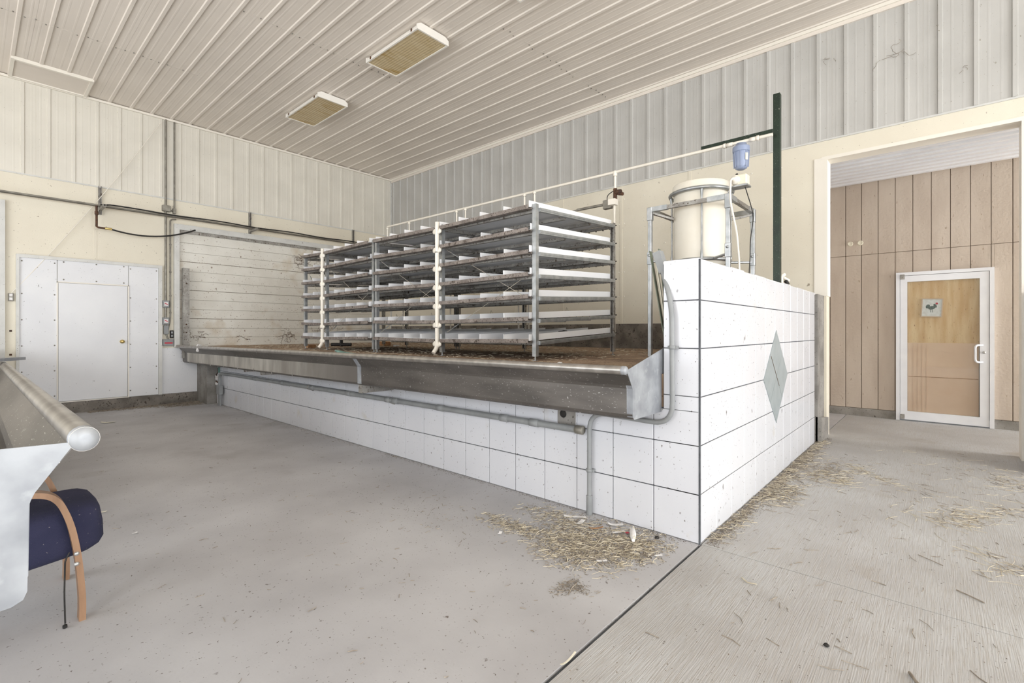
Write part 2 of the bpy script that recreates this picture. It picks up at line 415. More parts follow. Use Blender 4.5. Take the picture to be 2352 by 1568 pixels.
# ------------------------------------------------------------------ passage beyond the opening
wb = struct('wall_rear', B(XB+.012, XB+.2, -6, 2.4, .10, 3.9), 'groove')
gr = [1.337-.2058*k for k in range(-4, 34)]
for k in range(len(gr)-1):
    y1, y0 = gr[k]-.004, gr[k+1]+.004
    if y0 > 1.7 or y1 < -3.2: continue
    rows = [(.125, 2.512), (2.518, 3.88)]
    for z0, z1 in rows:
        if z0 < 1 and y1 < .5 and y0 > -.56: continue           # glass door stands here
        zz0 = z0
        if z0 < 1 and (y0 < .5 < y1): y0c, y1c = .50, y1
        elif z0 < 1 and (y0 < -.545 < y1): y0c, y1c = y0, -.545
        else: y0c, y1c = y0, y1
        MB().bbox(XB, XB+.016, y0c, y1c, zz0, z1, .003).build('plank', 't111', wb)
B(XB, XB+.014, -.545, .50, 2.195, 2.512).build('plank', 't111', wb) if False else None
for k in range(len(gr)-1):
    y1, y0 = min(gr[k]-.004, .50), max(gr[k+1]+.004, -.545)
    if y1-y0 > .02: MB().bbox(XB, XB+.016, y0, y1, 2.198, 2.512, .003).build('plank', 't111', wb)
B(XB-.004, XB+.05, -6, -.545, 0, .12).build('kerb', 'conc', wb)
B(XB-.004, XB+.05, .50, 2.4, 0, .12).build('kerb', 'conc', wb)
for y in (1.069, .94):
    MB().lathe([(0,-.015),(.026,-.016),(.034,-.02),(.038,0)], (XB, y, 2.705), 16, 'x').build('vent_plug', 'label', wb)
B(XB-.012, XB+.0, -3, -.60, 2.66, 2.675).build('rail_strip', 'groove', wb) if False else None
pl = struct('wall_passage', B(XR+.2, XB+.2, 2.2, 2.4, 0, 3.9), 't111')
# soffit
sf = struct('ceiling_passage', B(XR+.2, XB+.2, -6, 2.4, 3.66, 3.75), 'trim')
x = XR+.19
for k in range(3):
    x0, x1 = XR+.19+k*.64, min(XR+.19+(k+1)*.64-.002, XB+.005)
    pf = [(x0, 0)]
    c = x0+.10
    while c < x1-.05:
        for du, hh in ((-.085,0),(-.045,.07),(.045,.07),(.085,0)): pf.append((c+du, hh))
        c += .213
    pf.append((x1, 0))
    base = 3.60
    MB().prism([(u, base-d+.045*(u-XR)) for u, d in pf] + [(x1, base+.1), (x0, base+.1)], -5.9, 2.2, 'y').build('soffit_sheet', 'alum', sf)

# glass door
d = struct('door_4', MB().prism([(-.545,.004),(-.545,2.196),(.50,2.196),(.50,.004),(.455,.004),(.455,2.15),(-.50,2.15),(-.50,.004)], XB-.05, XB+.02, 'x'), 'alum')
lf = MB(); lf.box(XB-.042, XB+.0, -.496, -.402, .02, 2.145); lf.box(XB-.042, XB, .370, .451, .02, 2.145)
lf.box(XB-.042, XB, -.402, .370, 2.055, 2.145); lf.box(XB-.042, XB, -.402, .370, .02, .143)
lf = lf.build('door_leaf', 'alum', d)
B(XB-.022, XB-.018, -.402, .370, .143, 2.055).build('pane', 'glass', lf)
hd = MB().tube(rounded([(XB-.04,-.43,1.135),(XB-.09,-.355,1.135),(XB-.09,-.355,.900),(XB-.04,-.43,.900)], .045), .014, 10)
hd.build('handle', 'alum', lf)
MB().lathe([(0,-.016),(.016,-.015),(.020,0)], (XB-.042, -.445, 1.035), 14, 'x').build('lock', 'bolt', lf)
for z in (.06, 2.13): B(XB-.062, XB-.042, .40, .452, z-.035, z+.035).build('pivot_hinge', 'galvdull', lf)
B(XB+.010, XB+.022, -.43, .40, 1.152, 2.10).build('plywood_sheet', 'ply', d)
cb = MB(); cb.box(XB+.006, XB+.012, -.395, .37, .10, 1.155)
cb = cb.build('cardboard_sheet', 'card', d)
for y in (.30, .25, .20, .15): B(XB+.002, XB+.0065, y-.004, y+.004, .145, 1.10).build('fold', 'card', cb)
B(XB+.002, XB+.0065, -.39, .36, .655, .662).build('fold', 'brownblock', cb)
t = thing('picture_frame', 'small framed print of a rooster propped behind the glass of the door', 'picture', (XB, .095, 1.53))
th = .05
mt = Matrix.Translation((XB, .095, 1.665)) @ Matrix.Rotation(.05, 4, 'X')
f_ = MB()
for a in ((-.118,.118,.122,.135),(-.118,.118,-.135,-.122),(-.118,-.105,-.122,.122),(.105,.118,-.122,.122)):
    f_.box(-.014, .004, a[0], a[1], a[2], a[3], mt)
f_.build('frame', 'frame_wood', t)
MB().box(-.006, .002, -.105, .105, -.122, .122, mt).build('mat_board', 'paper', t)
def disc(cy, cz, ry, rz, x=-.0075, n=18, rot=0):
    p = []
    for k in range(n):
        a = 2*PI*k/n; yy, zz = ry*math.cos(a), rz*math.sin(a)
        p.append((cy+yy*math.cos(rot)-zz*math.sin(rot), cz+yy*math.sin(rot)+zz*math.cos(rot)))
    m = MB(); m.prism(p, x, x+.001, 'x'); m.v = [tuple(mt @ Vector(v)) for v in m.v]; return m
bird = disc(.002, .0, .040, .026, rot=-.3); bird.add(*[(lambda q: (q.v, q.f))(disc(.045, .018, .022, .030, rot=.4))][0]); q = disc(-.034, .03, .016, .03, rot=-.5); bird.add(q.v, q.f)
for yy in (-.008, .012): q = disc(yy, -.045, .003, .028); bird.add(q.v, q.f)
bird.build('print', 'ink', t)
disc(-.05, .062, .014, .014, x=-.0085).build('print', 'red', t)

# tiled wall end at the right edge of the opening
we = struct('wall_near', B(6.55, XR, -1.9, -.655, 0, 1.72), 'conc')
tl = MB().bbox(-.010, 0, .0022, T-.0022, .003, T-.003, .003).mesh('tile', 'tile')
tly = MB().bbox(.0024, T-.0024, 0, .012, .003, T-.003, .003).mesh('tile', 'tile')
for r in range(6):
    for k in range(2):
        o = place('tile', tly, (6.56+k*T, -.655, r*T), we)
        if r == 5: o.scale = (1, 1, .66)
    for k in range(4):
        o = place('tile', tl, (6.55, -.657-(k+1)*T, r*T), we)
        if r == 5: o.scale = (1, 1, .66)

# ------------------------------------------------------------------ shell behind the camera
sb = MB(); sb.box(-5.2, -2.1, -10.3, -10.2, 0, ZC); sb.box(5.3, XR+.2, -10.3, -10.2, 0, ZC); sb.box(-2.1, 5.3, -10.3, -10.2, 4.15, ZC)
struct('wall_back', sb, 'siding')
sw = MB(); sw.box(-5.3, -5.2, -10.3, -4.0, 0, ZC); sw.box(-5.3, -5.2, -1.2, 1.8, 0, ZC); sw.box(-5.3, -5.2, -4.0, -1.2, 3.4, ZC); sw.box(-5.3, -5.2, 8.2, 11, 0, ZC); sw.box(-5.3, -5.2, 1.8, 8.2, 3.7, ZC)
struct('wall_side', sw, 'siding')

# ------------------------------------------------------------------ raised platform, tiled counter and tiled partition
pf = struct('floor_platform', B(PX+.016, XR, PY+.24, YL, 0, PZ), 'dirt')
wc = struct('wall_counter', B(PX+.011, PX+.10, PY+.013, 9.93, 0, .83), 'grout')
ny = 29
for r in range(3):
    for k in range(ny):
        y0 = PY + k*T
        if y0 > 9.8: break
        if r == 2 and k == 3: continue                            # missing tile
        o = place('tile', tl, (PX+.010, y0, r*T), wc)
        if r == 2: o.scale = (1, 1, .70)
        if y0+T > 9.93: o.scale = (1, (9.93-y0)/T, o.scale[2])
# bits of the broken tile beside the missing one
for y0, y1 in ((2.0354, 2.035+.01), (2.215, 2.34)):
    o = place('tile', tl, (PX+.010, y0, 2*T), wc); o.scale = (1, (y1-y0)/T, .70)
MB().lathe([(.0,-.004),(.020,-.003),(.030,-.001),(.031,.004)], (PX+.007, 2.165, .695), 16, 'x').build('hole_disc', 'black', wc)  # flat black disc stands in for the darkness inside the hole
B(PX+.008, PX+.014, 2.04, 2.332, .612, .82).build('cement_patch', 'conc', wc)
pier = struct('wall_pier', B(2.86, PX+.1, 9.93, YL, 0, .74), 'conc')

wp = struct('wall_partition', B(PX+.011, XR, PY+.013, PY+.24, 0, 1.768), 'grout')
top = 1.525
for r in range(6):
    for k in range(12):
        x0 = PX + k*T
        sz = 1.0 if r < 5 else .86+.02*((k*7) % 5 - 2)/2
        sx = 1.0 if x0+T < 6.745 else (6.745-x0)/T
        if r == 5 and k in (5, 6): sz = .83
        o = place('tile', tly, (x0, PY, r*T), wp); o.scale = (sx, 1, sz)
for r in range(6):                                               # return face beside the trough end
    if r in (0, 1): continue
    z0 = r*T if r > 2 else 2.7*T
    sz = 1 if r < 5 else .87
    if r == 2: sz = .3
    o = place('tile', tl, (PX+.0095, PY, z0), wp); o.scale = (1, .236/T, sz)
B(PX+.004, 6.745, PY+.004, PY+.238, 1.766, 1.782).build('mortar_cap', 'paper', wp)
B(PX-.002, PX+.012, PY-.003, PY+.006, 0, 1.78).build('corner_joint', 'grout', wp)
B(6.745, XR-.0, PY-.02, PY+.24, 0, 1.772).build('concrete_end', 'conc', wp)
MB().prism([(6.745,0),(XR+.05,0),(XR+.05,.24),(6.745,.30)], PY-.06, PY, 'y').build('concrete_foot', 'conc', wp)
# four grey diamond tiles set on point
cx, cz, rx, rz = 4.883, .914, .425, .424
dm = [(cx, cz+rz), (cx+rx, cz), (cx, cz-rz), (cx-rx, cz)]
def lerp2(a, b, t): return (a[0]+(b[0]-a[0])*t, a[1]+(b[1]-a[1])*t)
for i in range(4):
    a, b, c, dd = dm[i], lerp2(dm[i], dm[(i+1) % 4], .5), (cx, cz), lerp2(dm[i], dm[(i-1) % 4], .5)
    mx = ((a[0]+c[0])/2, (a[1]+c[1])/2)
    q = [lerp2(p, mx, .012) for p in (a, b, c, dd)]
    MB().prism(q, PY-.004, PY+.004, 'y').build('tile', 'diamond', wp)
j = MB(); j.beam((cx-rx/2+.02, PY-.0045, cz+rz/2-.02), (cx+rx/2-.12, PY-.0045, cz-rz/2+.12), .006, .003); j.build('joint', 'groove', wp)

# ------------------------------------------------------------------ feed troughs
def trough(sign, xoff, y0, y1, drop, label, name='feed_trough'):
    X = lambda x: xoff + sign*x            # x measured from the rim towards the wall
    t = thing(name, label, 'trough', (X(.25), (y0+y1)/2, .79))
    prof = [(.00,1.098),(.068,1.004),(.076,.985),(.078,.83),(.085,.812),(.10,.80),(.475,.805),(.475,1.045)]
    th_ = .004
    inner = [(a+.005, b+.006 if b < .9 else b) for a, b in prof[:5]] + [(.105,.806),(.470,.811),(.470,1.045)]
    poly = [(X(a), b) for a, b in prof] + [(X(a), b) for a, b in inner[::-1]]
    m = MB().prism(poly, y0, y1, 'y')
    sh = lambda m_: setattr(m_, 'v', [(a, b, c - drop*(b-y0)/(y1-y0)) for a, b, c in m_.v])
    sh(m); m.build('body', 'steel', t)
    r = MB().tube([(X(-.008), y0-.004, 1.100), (X(-.008), (y0+y1)/2, 1.100), (X(-.008), y1, 1.100)], .026, 20); sh(r); r.build('rolled_rim', 'steel_roll', t)
    c = MB().lathe([(0,-.010),(.010,-.011),(.023,-.006),(.0265,0),(.0265,.02)], (X(-.008), y0-.002, 1.100), 20, 'y'); c.build('rim_cap', 'steel_bright', t)
    back = .525
    cp = [(.006,1.100),(.068,1.004),(.076,.985),(.078,.84),(.084,.815),(.10,.80),(.474,.803),(.474,1.05),(back,1.05),(back,1.222)]
    if sign < 0: cp = [(.006,1.096),(.070,1.000),(.076,.98),(.078,.81),(.084,.795),(.10,.787),(.474,.760),(.56,.76),(.56,1.118)]
    MB().prism([(X(a), b) for a, b in cp], y0-.003, y0, 'y').build('end_cap', 'steel_bright', t)
    f1 = MB().prism([(X(.066),1.006),(X(.0745),.985),(X(.0765),.84),(X(.083),.815),(X(.105),.815),(X(.105),1.0)], y0, y0+.035, 'y'); f1.build('cap_flange', 'steel_bright', t)
    e = [(.006,1.098),(.068,1.004),(.078,.84),(.10,.80),(.474,.803),(.474,1.05)]
    m = MB().prism([(X(a), b) for a, b in e], y1-.003, y1, 'y'); sh(m); m.build('end_cap', 'steel', t)
    return t, X, sh
ft, X, sh = trough(1, 2.535, 1.368, 10.44, .05, 'long dull steel feed trough with rolled rim in front of the white tray racks')
for yy in (4.38,):
    m = MB(); m.prism([(X(.012),1.082),(X(.065),1.0035),(X(.0745),.985),(X(.0765),.815),(X(.08),.815),(X(.08),.985),(X(.07),1.006),(X(.016),1.084)], yy-.035, yy+.035, 'y'); sh(m)
    m.build('joint_strap', 'steel_bright', ft)
for k, yy in enumerate((5.9, 6.5, 7.1, 7.7, 8.3, 8.9, 9.5, 10.0)):
    m = MB(); m.box(X(.072), X(.077), yy-.008, yy+.008, .80, .845); sh(m); m.build('edge_tab', 'galvdull', ft)
m = MB()
m = MB().box(X(.0745), X(.0775), 4.42, 10.15, .824, .985); sh(m); m.build('weathered_band', 'weathered', ft)
for yy, hh in ((4.40, .10), (2.125, 0.0), (6.9, .07), (7.5, .06)):
    if hh: B(X(.10), X(.474), yy-.035, yy+.035, .80-hh, .80).build('support_bracket', 'galvdull', ft)

lt, X2, sh2 = trough(-1, .155, 1.368, 10.40, .05, 'steel feed trough nearest the camera, running beside the blue armchair')
cr = B(X2(.47), X2(.10), 1.40, 10.3, .806, .83).build('feed_residue', 'conc', lt)
# low concrete wall that carries the far part of the near trough
struct('wall_trough', B(-1.2, X2(.475)-.006, 4.6, YL, 0, 1.045), 'conc')
o = MB(); o.beam((-.30, 4.2, 1.135), (.262, 5.20, 1.122), .05, .022)
tag(o.build('metal_bar', 'steel_bright'), 'flat bright metal bar laid across the near trough', 'bar')

# ------------------------------------------------------------------ tray racks
NL = 7; ZR0, DZ = 1.207, .2128
XF, XK = 3.60, 5.06
def post_mb(x, y, z1, back=False, w_=.046):
    m = MB()
    poly = [(-w_/2,-.02),(w_/2,-.02),(w_/2,.022),(w_/2-.014,.022),(w_/2-.014,.019),(w_/2-.004,.019),(w_/2-.004,-.016),(-w_/2+.004,-.016),(-w_/2+.004,.019),(-w_/2+.014,.019),(-w_/2+.014,.022),(-w_/2,.022)]
    s = -1 if back else 1
    m.prism([(x+b*s, y+a) for a, b in poly], PZ+.04, z1, 'z')
    m.tube([(x, y, PZ), (x, y, PZ+.06)], .008, 8); m.box(x-.02, x+.02, y-.02, y+.02, PZ, PZ+.006)
    return m
ORD = ['bottom', 'second', 'third', 'fourth', 'fifth', 'sixth', 'top']
ORDT = ['nearest', 'second', 'third', 'fourth', 'fifth', 'sixth', 'seventh', 'far-end']
def tray_mesh(wd):
    m = MB(); L_ = XK-XF+.075; s = .075/L_; x0 = 0
    def P(x, y, z): return (x, y, z + s*x)
    t_ = .004; hl = .062
    prof = [(0,hl),(t_,hl),(t_,t_),(wd-t_,t_),(wd-t_,hl),(wd,hl),(wd,0),(0,0)]
    vs = [P(0, a, b) for a, b in prof] + [P(L_, a, b) for a, b in prof]; n = 8
    m.add(vs, [tuple(range(n)), tuple(range(n, 2*n))[::-1]] + [(i, (i+1) % n, n+(i+1) % n, n+i) for i in range(n)])
    # low fins on the tray bed
    for q in (1/3, 2/3):
        y = wd*q; vs = [P(.0, y-.003, t_), P(L_, y-.003, t_), P(L_, y+.003, t_), P(0, y+.003, t_), P(0, y, t_+.007), P(L_, y, t_+.007)]
        m.add(vs, [(0,1,5,4),(1,2,5),(2,3,4,5),(3,0,4)])
    return m
def rack(name, label, posts, pipe_at, who, ntr, braces):
    t = thing(name, label, 'rack', ((XF+XK)/2, (posts[0]+posts[-1])/2, PZ))
    ztop = ZR0+DZ*6+.06
    for i, y in enumerate(posts):
        post_mb(XF, y, ztop).build('post', 'galv', t)
        post_mb(XK, y, ztop+.06, True).build('post', 'galvdull', t)
    for l in range(NL):
        z = ZR0+DZ*l
        for i in range(len(posts)-1):
            ya, yb = posts[i], posts[i+1]
            # gutter leans towards the drain pipe
            za, zb = (z+.008, z-.008) if abs(yb-pipe_at) < abs(ya-pipe_at) else (z-.008, z+.008)
            g0 = ya+.024+(.02 if abs(ya-pipe_at) < .05 else 0); g1 = yb-.024-(.02 if abs(yb-pipe_at) < .05 else 0)
            prof = [(-.058,.038),(-.058,0),(-.004,0),(-.004,.026),(-.008,.026),(-.008,.004),(-.054,.004),(-.054,.038)]
            m = MB(); n = len(prof)
            vs = [(XF-.024+a, g0, za+b) for a, b in prof] + [(XF-.024+a, g1, zb+b) for a, b in prof]
            m.add(vs, [tuple(range(n)), tuple(range(n, 2*n))[::-1]] + [(k, (k+1) % n, n+(k+1) % n, n+k) for k in range(n)])
            m.build('gutter', 'gutter', t)
            for xx, dz in ((XF+.034, .0), (XF+.52, .012), (XF+1.0, .036), (XK-.035, .06)):
                B(xx-.018, xx+.018, ya+.024, yb-.024, z-.01+dz, z+.024+dz).build('cross_rail', 'galvdull', t)
        for i, y in enumerate(posts):
            w2 = .018; s = -1 if i == len(posts)-1 else 1
            yy = y - .024*s if i in (0, len(posts)-1) else y
            vs = []
            zf, zk = z-.004, z+.066
            m = MB()
            zf -= .008; zk -= .008
            m.add([(XF+.022, yy-w2, zf),(XF+.022, yy+w2, zf),(XF+.022, yy+w2, zf+.036),(XF+.022, yy-w2, zf+.036),
                   (XK-.022, yy-w2, zk),(XK-.022, yy+w2, zk),(XK-.022, yy+w2, zk+.036),(XK-.022, yy-w2, zk+.036)],
                  [(0,1,2,3),(7,6,5,4),(0,4,5,1),(1,5,6,2),(2,6,7,3),(3,7,4,0)])
            # a raised fold along the channel
            m.beam((XF+.03, yy-(w2+.002)*s, zf+.018), (XK-.03, yy-(w2+.002)*s, zk+.018), .004, .010)
            m.build('end_rail', 'galv' if i == 0 else 'galvdull', t)
    # drain pipe with a port under every gutter on each side
    xp = XF-.075
    dp = MB().tube(rounded([(xp, pipe_at, ztop+.02), (xp, pipe_at, PZ+.10), (xp-.055, pipe_at, PZ+.035)], .05), .0235, 14)
    dp = dp.build('drain_pipe', 'pvc', t)
    MB().lathe([(.027,0),(.029,.004),(.029,.05),(.027,.054)], (xp, pipe_at, PZ+.10), 14).build('coupling', 'pvc', dp)
    for l in range(NL):
        z = ZR0+DZ*l-.022
        for s in (-1, 1):
            m = MB(); m.tube(rounded([(xp, pipe_at, z-.02), (xp, pipe_at+s*.045, z-.02), (xp+.01, pipe_at+s*.045, z+.024)], .03, 4), .0175, 10)
            m.lathe([(.0,-.010),(.026,-.008),(.026,.008),(0,.010)], (xp, pipe_at+s*.045, z-.006), 12, 'x')
            m.build('drain_tee', 'pvc', dp)
    for l in (1, 5):
        z = ZR0+DZ*l-.05
        m = MB(); m.lathe([(.0235,-.006),(.027,-.006),(.027,.006),(.0235,.006)], (xp, pipe_at, z), 14); m.box(xp+.02, XF-.0, pipe_at-.003, pipe_at+.003, z-.006, z+.006)
        m.build('pipe_strap', 'galvdull', dp)
    # wire braces with turnbuckles
    for (ya, la, yb, lb) in braces:
        za, zb = ZR0+DZ*la-.02, ZR0+DZ*lb-.02
        p, q = Vector((XF+.03, ya, za)), Vector((XF+.03, yb, zb))
        m = MB(); m.tube([p, q], .0028, 6)
        br = m.build('brace_wire', 'wire', t)
        m = MB(); a_, b_ = p.lerp(q, .06), p.lerp(q, .16); mid = a_.lerp(b_, .5)
        m.tube([a_, mid, b_], .007, 8, radii=[.004, .008, .004]); m.build('turnbuckle', 'galv', br)
    # drip lines along the back, one under every shelf
    for l in range(NL):
        z = ZR0+DZ*l+.125+.10 if l < 6 else ZR0+DZ*6+.14
        z = ZR0+DZ*l+.10
        m = MB(); m.tube([(XK+.05, posts[0]-.02, z), (XK+.05, posts[-1]+.02, z+.004)], .007, 8)
        yy = posts[0]+.06
        while yy < posts[-1]-.03:
            m.tube([(XK+.05, yy, z), (XK+.04, yy, z-.032)], .0045, 6); m.box(XK+.032, XK+.048, yy-.006, yy+.006, z-.045, z-.028); yy += .098
        dl = m.build('drip_line', 'black', t)
        for yc in [(posts[i]+posts[i+1])/2 for i in range(len(posts)-1)]:
            h_ = MB()
            h_.tube([(XK+.05, yc-.05, z), (XK+.03, yc, z+.11)], .002, 5); h_.tube([(XK+.05, yc+.05, z), (XK+.03, yc, z+.11)], .002, 5)
            h_.build('hanger', 'conduit', dl)
    # trays: loose white channels resting on the shelves
    trs = []
    for i, n in enumerate(ntr):
        ya, yb = posts[i]+(.026 if i == 0 else .004), posts[i+1]-(.026 if i == len(ntr)-1 else .004); wd = (yb-ya)/n
        for k in range(n): trs.append((ya+k*wd+.002, wd-.004))
    cache = {}
    for l in range(NL):
        for k, (y, wd) in enumerate(trs):
            key = round(wd, 3)
            if key not in cache: cache[key] = tray_mesh(wd).mesh('growing_tray', 'plastic')
            o = place('growing_tray', cache[key], (XF-.05+random.uniform(-.012, .012), y, ZR0+DZ*l+.027))
            nm = ORDT[k] if k < len(trs)-1 else 'farthest'
            tag(o, '%s white tray%s on the %s shelf of the %s rack' % (nm, ' from the near end' if 0 < k < len(trs)-1 else '', ORD[l], who),
                'tray', 'growing trays on the %s rack' % who)
    return t
rack('tray_rack', 'galvanised rack of seven tray shelves nearest the water tank', [2.90, 4.27, 5.60], 4.27, 'near', [4, 4],
     [(4.22, 5, 2.95, 2), (4.22, 0.6, 2.95, 3.4), (5.55, 5, 4.3, 2), (5.55, .6, 4.3, 3.4)])
rack('tray_rack', 'galvanised rack of seven tray shelves beside the boarded door', [5.67, 6.95, 7.65], 6.95, 'far', [4, 2],
     [(6.90, 5, 5.72, 2), (6.90, .6, 5.72, 3.4), (7.6, 5, 7.0, 2)])

# water supply pipe above the racks
t = thing('water_pipe', 'white PVC water pipe running above the back of the tray racks', 'pipe', (5.25, 4.9, 3.28))
XW = 5.25
MB().tube([(XW, 1.235, 3.262), (XW, 4.5, 3.278), (XW, 7.815, 3.295)], .017, 12).build('main_pipe', 'pvc', t)
for y in (7.815, 7.136, 5.866, 5.659, 4.426, 4.243):
    MB().tube([(XW, y, 3.29), (XW, y, 2.75), (XK+.06, y, 2.62), (XK+.06, y, 1.25)], .012, 8).build('drop_pipe', 'pvc', t)
    MB().lathe([(.02,-.03),(.023,-.028),(.023,.0),(.02,.002)], (XW, y, 3.275), 10).build('tee', 'pvc', t)
MB().tube([(XW, 2.977, 3.27), (XW, 2.977, 3.06)], .014, 10).build('drop_pipe', 'pvc', t)
MB().tube([(XW, 2.977, 2.95), (XK+.09, 2.93, 2.80), (XK+.09, 2.93, 1.28)], .014, 10).build('drop_pipe', 'pvc', t)
MB().lathe([(.02,-.04),(.024,-.036),(.024,.02),(.02,.024)], (XW, 2.977, 3.262), 12).build('tee', 'pvc', t)
v = MB(); v.tube([(XW, 2.977, 3.07), (XW, 2.977, 2.94)], .024, 12); v.lathe([(0,-.06),(.028,-.055),(.032,-.02),(.032,.02),(.018,.04)], (XW-.0, 2.95, 3.02), 14, 'y')
v.lathe([(0,0),(.022,0),(.022,.05),(0,.055)], (XW, 2.977, 3.03), 12, 'x'); v.tube([(XW, 2.93, 3.0), (XW, 2.87, 2.985)], .02, 10)
v.build('solenoid_valve', 'rust', t)
MB().tube(rounded([(XW-.02, 2.99, 3.04), (XW-.03, 3.07, 3.0), (XW-.05, 3.06, 2.92)], .04), .005, 6).build('valve_cable', 'black', t)
t2 = thing('junction_box', 'small grey junction box and conduit at the top of the near rack', 'junction box', (5.2, 3.04, 2.83))
MB().bbox(5.16, 5.22, 2.985, 3.10, 2.82, 2.93, .006).build('box', 'conduit', t2)
MB().tube([(5.2, 3.10, 2.885), (5.2, 3.50, 2.885)], .017, 10).build('conduit', 'conduit', t2)
MB().tube([(5.2, 3.50, 2.882), (5.2, 3.62, 2.878)], .012, 10).build('conduit_end', 'conduit', t2)
B(5.1, 5.18, 2.90, 2.99, 2.84, 2.91).build('mounting_plate', 'trim', t2)

# ------------------------------------------------------------------ green steel post with arm
t = thing('green_post', 'dark green painted steel post with a side arm above the tiled partition', 'post', (5.36, 1.21, 1.78))
MB().prism([(5.328,1.19),(5.392,1.19),(5.392,1.25),(5.386,1.25),(5.386,1.196),(5.334,1.196),(5.334,1.25),(5.328,1.25)], 1.78, 3.69, 'z').build('upright', 'greenpaint', t)
m = MB(); m.prism([(5.325,3.345),(5.325,3.285),(5.275,3.285),(5.275,3.290),(5.320,3.290),(5.320,3.345)], 1.25, 1.96, 'y')
m.build('arm', 'greenpaint', t)
MB().tube([(5.41, 1.22, 3.25), (5.41, 1.22, 1.80)], .012, 8).build('down_pipe', 'pvc', t)
m = MB(); m.tube(rounded([(5.43, 1.20, 1.79), (5.43, 1.20, 1.88), (5.47, 1.18, 1.90)], .03), .018, 10); m.tube([(5.44,1.185,1.87),(5.52,1.15,1.84)], .014, 8)
m.build('pipe_fitting', 'pvc', t)
MB().tube([(5.47, 1.17, 1.835), (5.50, 1.155, 1.80)], .018, 10).build('clamp', 'black', t)

t = thing('water_filter', 'blue water filter housing hanging under the green arm', 'filter', (XW+.02, 1.527, 2.975))
c = (XW, 1.527, 0)
MB().lathe([(0,2.978),(.035,2.980),(.055,2.992),(.062,3.012),(.066,3.03),(.071,3.165)], c, 28).build('bowl', 'blue', t)
MB().lathe([(.071,3.155),(.080,3.158),(.082,3.165),(.082,3.205),(.078,3.212),(.055,3.215),(.05,3.245),(0,3.246)], c, 28).build('collar', 'blue', t)
m = MB()
for k in range(8):
    a = 2*PI*k/8+.2; m.beam((c[0]+.066*math.cos(a), c[1]+.066*math.sin(a), 3.0), (c[0]+.074*math.cos(a), c[1]+.074*math.sin(a), 3.158), .008, .008)
m.build('rib', 'blue', t, kind='stuff')
m = MB(); a0 = math.atan2(-c[1], -c[0])+.55
vs = []
for k in range(6):
    a = a0+k*.09; vs += [(c[0]+.075*math.cos(a), c[1]+.075*math.sin(a), 3.06), (c[0]+.076*math.cos(a), c[1]+.076*math.sin(a), 3.13)]
m.add(vs, [(2*k, 2*k+2, 2*k+3, 2*k+1) for k in range(5)]); m.build('sticker', 'label', t)
for s in (-1, 1):
    m = MB(); y = 1.527+s*.11
    m.lathe([(.018,-.03),(.022,-.03),(.022,.03),(.018,.03)], (XW, y, 3.262), 12, 'y'); m.lathe([(.026,-.012),(.028,-.010),(.028,.012),(.026,.014)], (XW, y+s*.05, 3.262), 8, 'y')
    m.build('union', 'pvc', t)

# ------------------------------------------------------------------ water tank in a galvanised stand
SX0, SX1, SY0, SY1, SZ = 5.0, 5.84, 1.575, 2.40, 2.665
t = thing('tank_stand', 'square galvanised pipe stand that carries the white tank', 'stand', ((SX0+SX1)/2, (SY0+SY1)/2, PZ))
cor = [(SX0,SY1),(SX0,SY0),(SX1,SY0),(SX1,SY1)]
tc = (5.42, 2.00); RR = .325
for x, y in cor:
    MB().bbox(x-.021, x+.021, y-.021, y+.021, PZ, SZ, .004).build('leg', 'galv', t)
    m = MB(); m.bbox(x-.028, x+.028, y-.028, y+.028, SZ-.12, SZ+.025, .004); m.build('corner_fitting', 'galv', t)
    m = MB(); m.bbox(x-.027, x+.027, y-.027, y+.027, 2.06, 2.20, .004); m.lathe([(0,-.012),(.012,-.011),(.014,0)], (x-.027, y, 2.16), 10, 'x'); m.build('clamp', 'galv', t)
    a = math.atan2(y-tc[1], x-tc[0])
    if (x, y) != cor[1]: MB().beam((x+.02*math.cos(a+PI), y+.02*math.sin(a+PI), SZ-.035), (tc[0]+(RR-.01)*math.cos(a), tc[1]+(RR-.01)*math.sin(a), SZ-.10), .035, .022).build('brace', 'galvdull', t)
    MB().tube([(x, y, 2.10), (tc[0]+RR*math.cos(a), tc[1]+RR*math.sin(a), 2.095)], .0145, 10).build('brace', 'galv', t)
for i in range(4):
    p, q = cor[i], cor[(i+1) % 4]
    MB().beam((p[0],p[1],SZ), (q[0],q[1],SZ), .038, .042).build('top_rail', 'galvdull', t)
    for (aa, bb) in ((p, q), (q, p)):
        e0 = Vector((aa[0], aa[1], SZ)); e1 = Vector((bb[0], bb[1], SZ)); dv = (e1-e0).normalized()
        MB().beam(e0+dv*.02, e0+dv*.20, .046, .05).build('sleeve', 'galv', t)
def ring(z, R, r, n=40):
    m = MB(); vs = []; fs = []
    for i in range(n):
        a = 2*PI*i/n
        for k in range(10):
            b = 2*PI*k/10; rr = R+r*math.cos(b); vs.append((tc[0]+rr*math.cos(a), tc[1]+rr*math.sin(a), z+r*math.sin(b)))
    for i in range(n):
        for k in range(10): fs.append((i*10+k, ((i+1) % n)*10+k, ((i+1) % n)*10+(k+1) % 10, i*10+(k+1) % 10))
    return m.add(vs, fs, True)
ring(2.845, RR, .020).build('upper_ring', 'galv', t)
ring(2.095, .30, .019).build('lower_ring', 'galv', t)
for k in range(4):
    a = math.atan2(-tc[1], -tc[0]) + k*PI/2 + .03
    p = lambda z, r: (tc[0]+r*math.cos(a), tc[1]+r*math.sin(a), z)
    MB().tube([p(2.85,.318), p(2.80,.312), p(2.72,.306), p(2.20,.304), p(2.15,.306), p(2.10,.303)], .01, 8, radii=[.018,.016,.010,.010,.015,.015]).build('hoop_strap', 'galv', t)
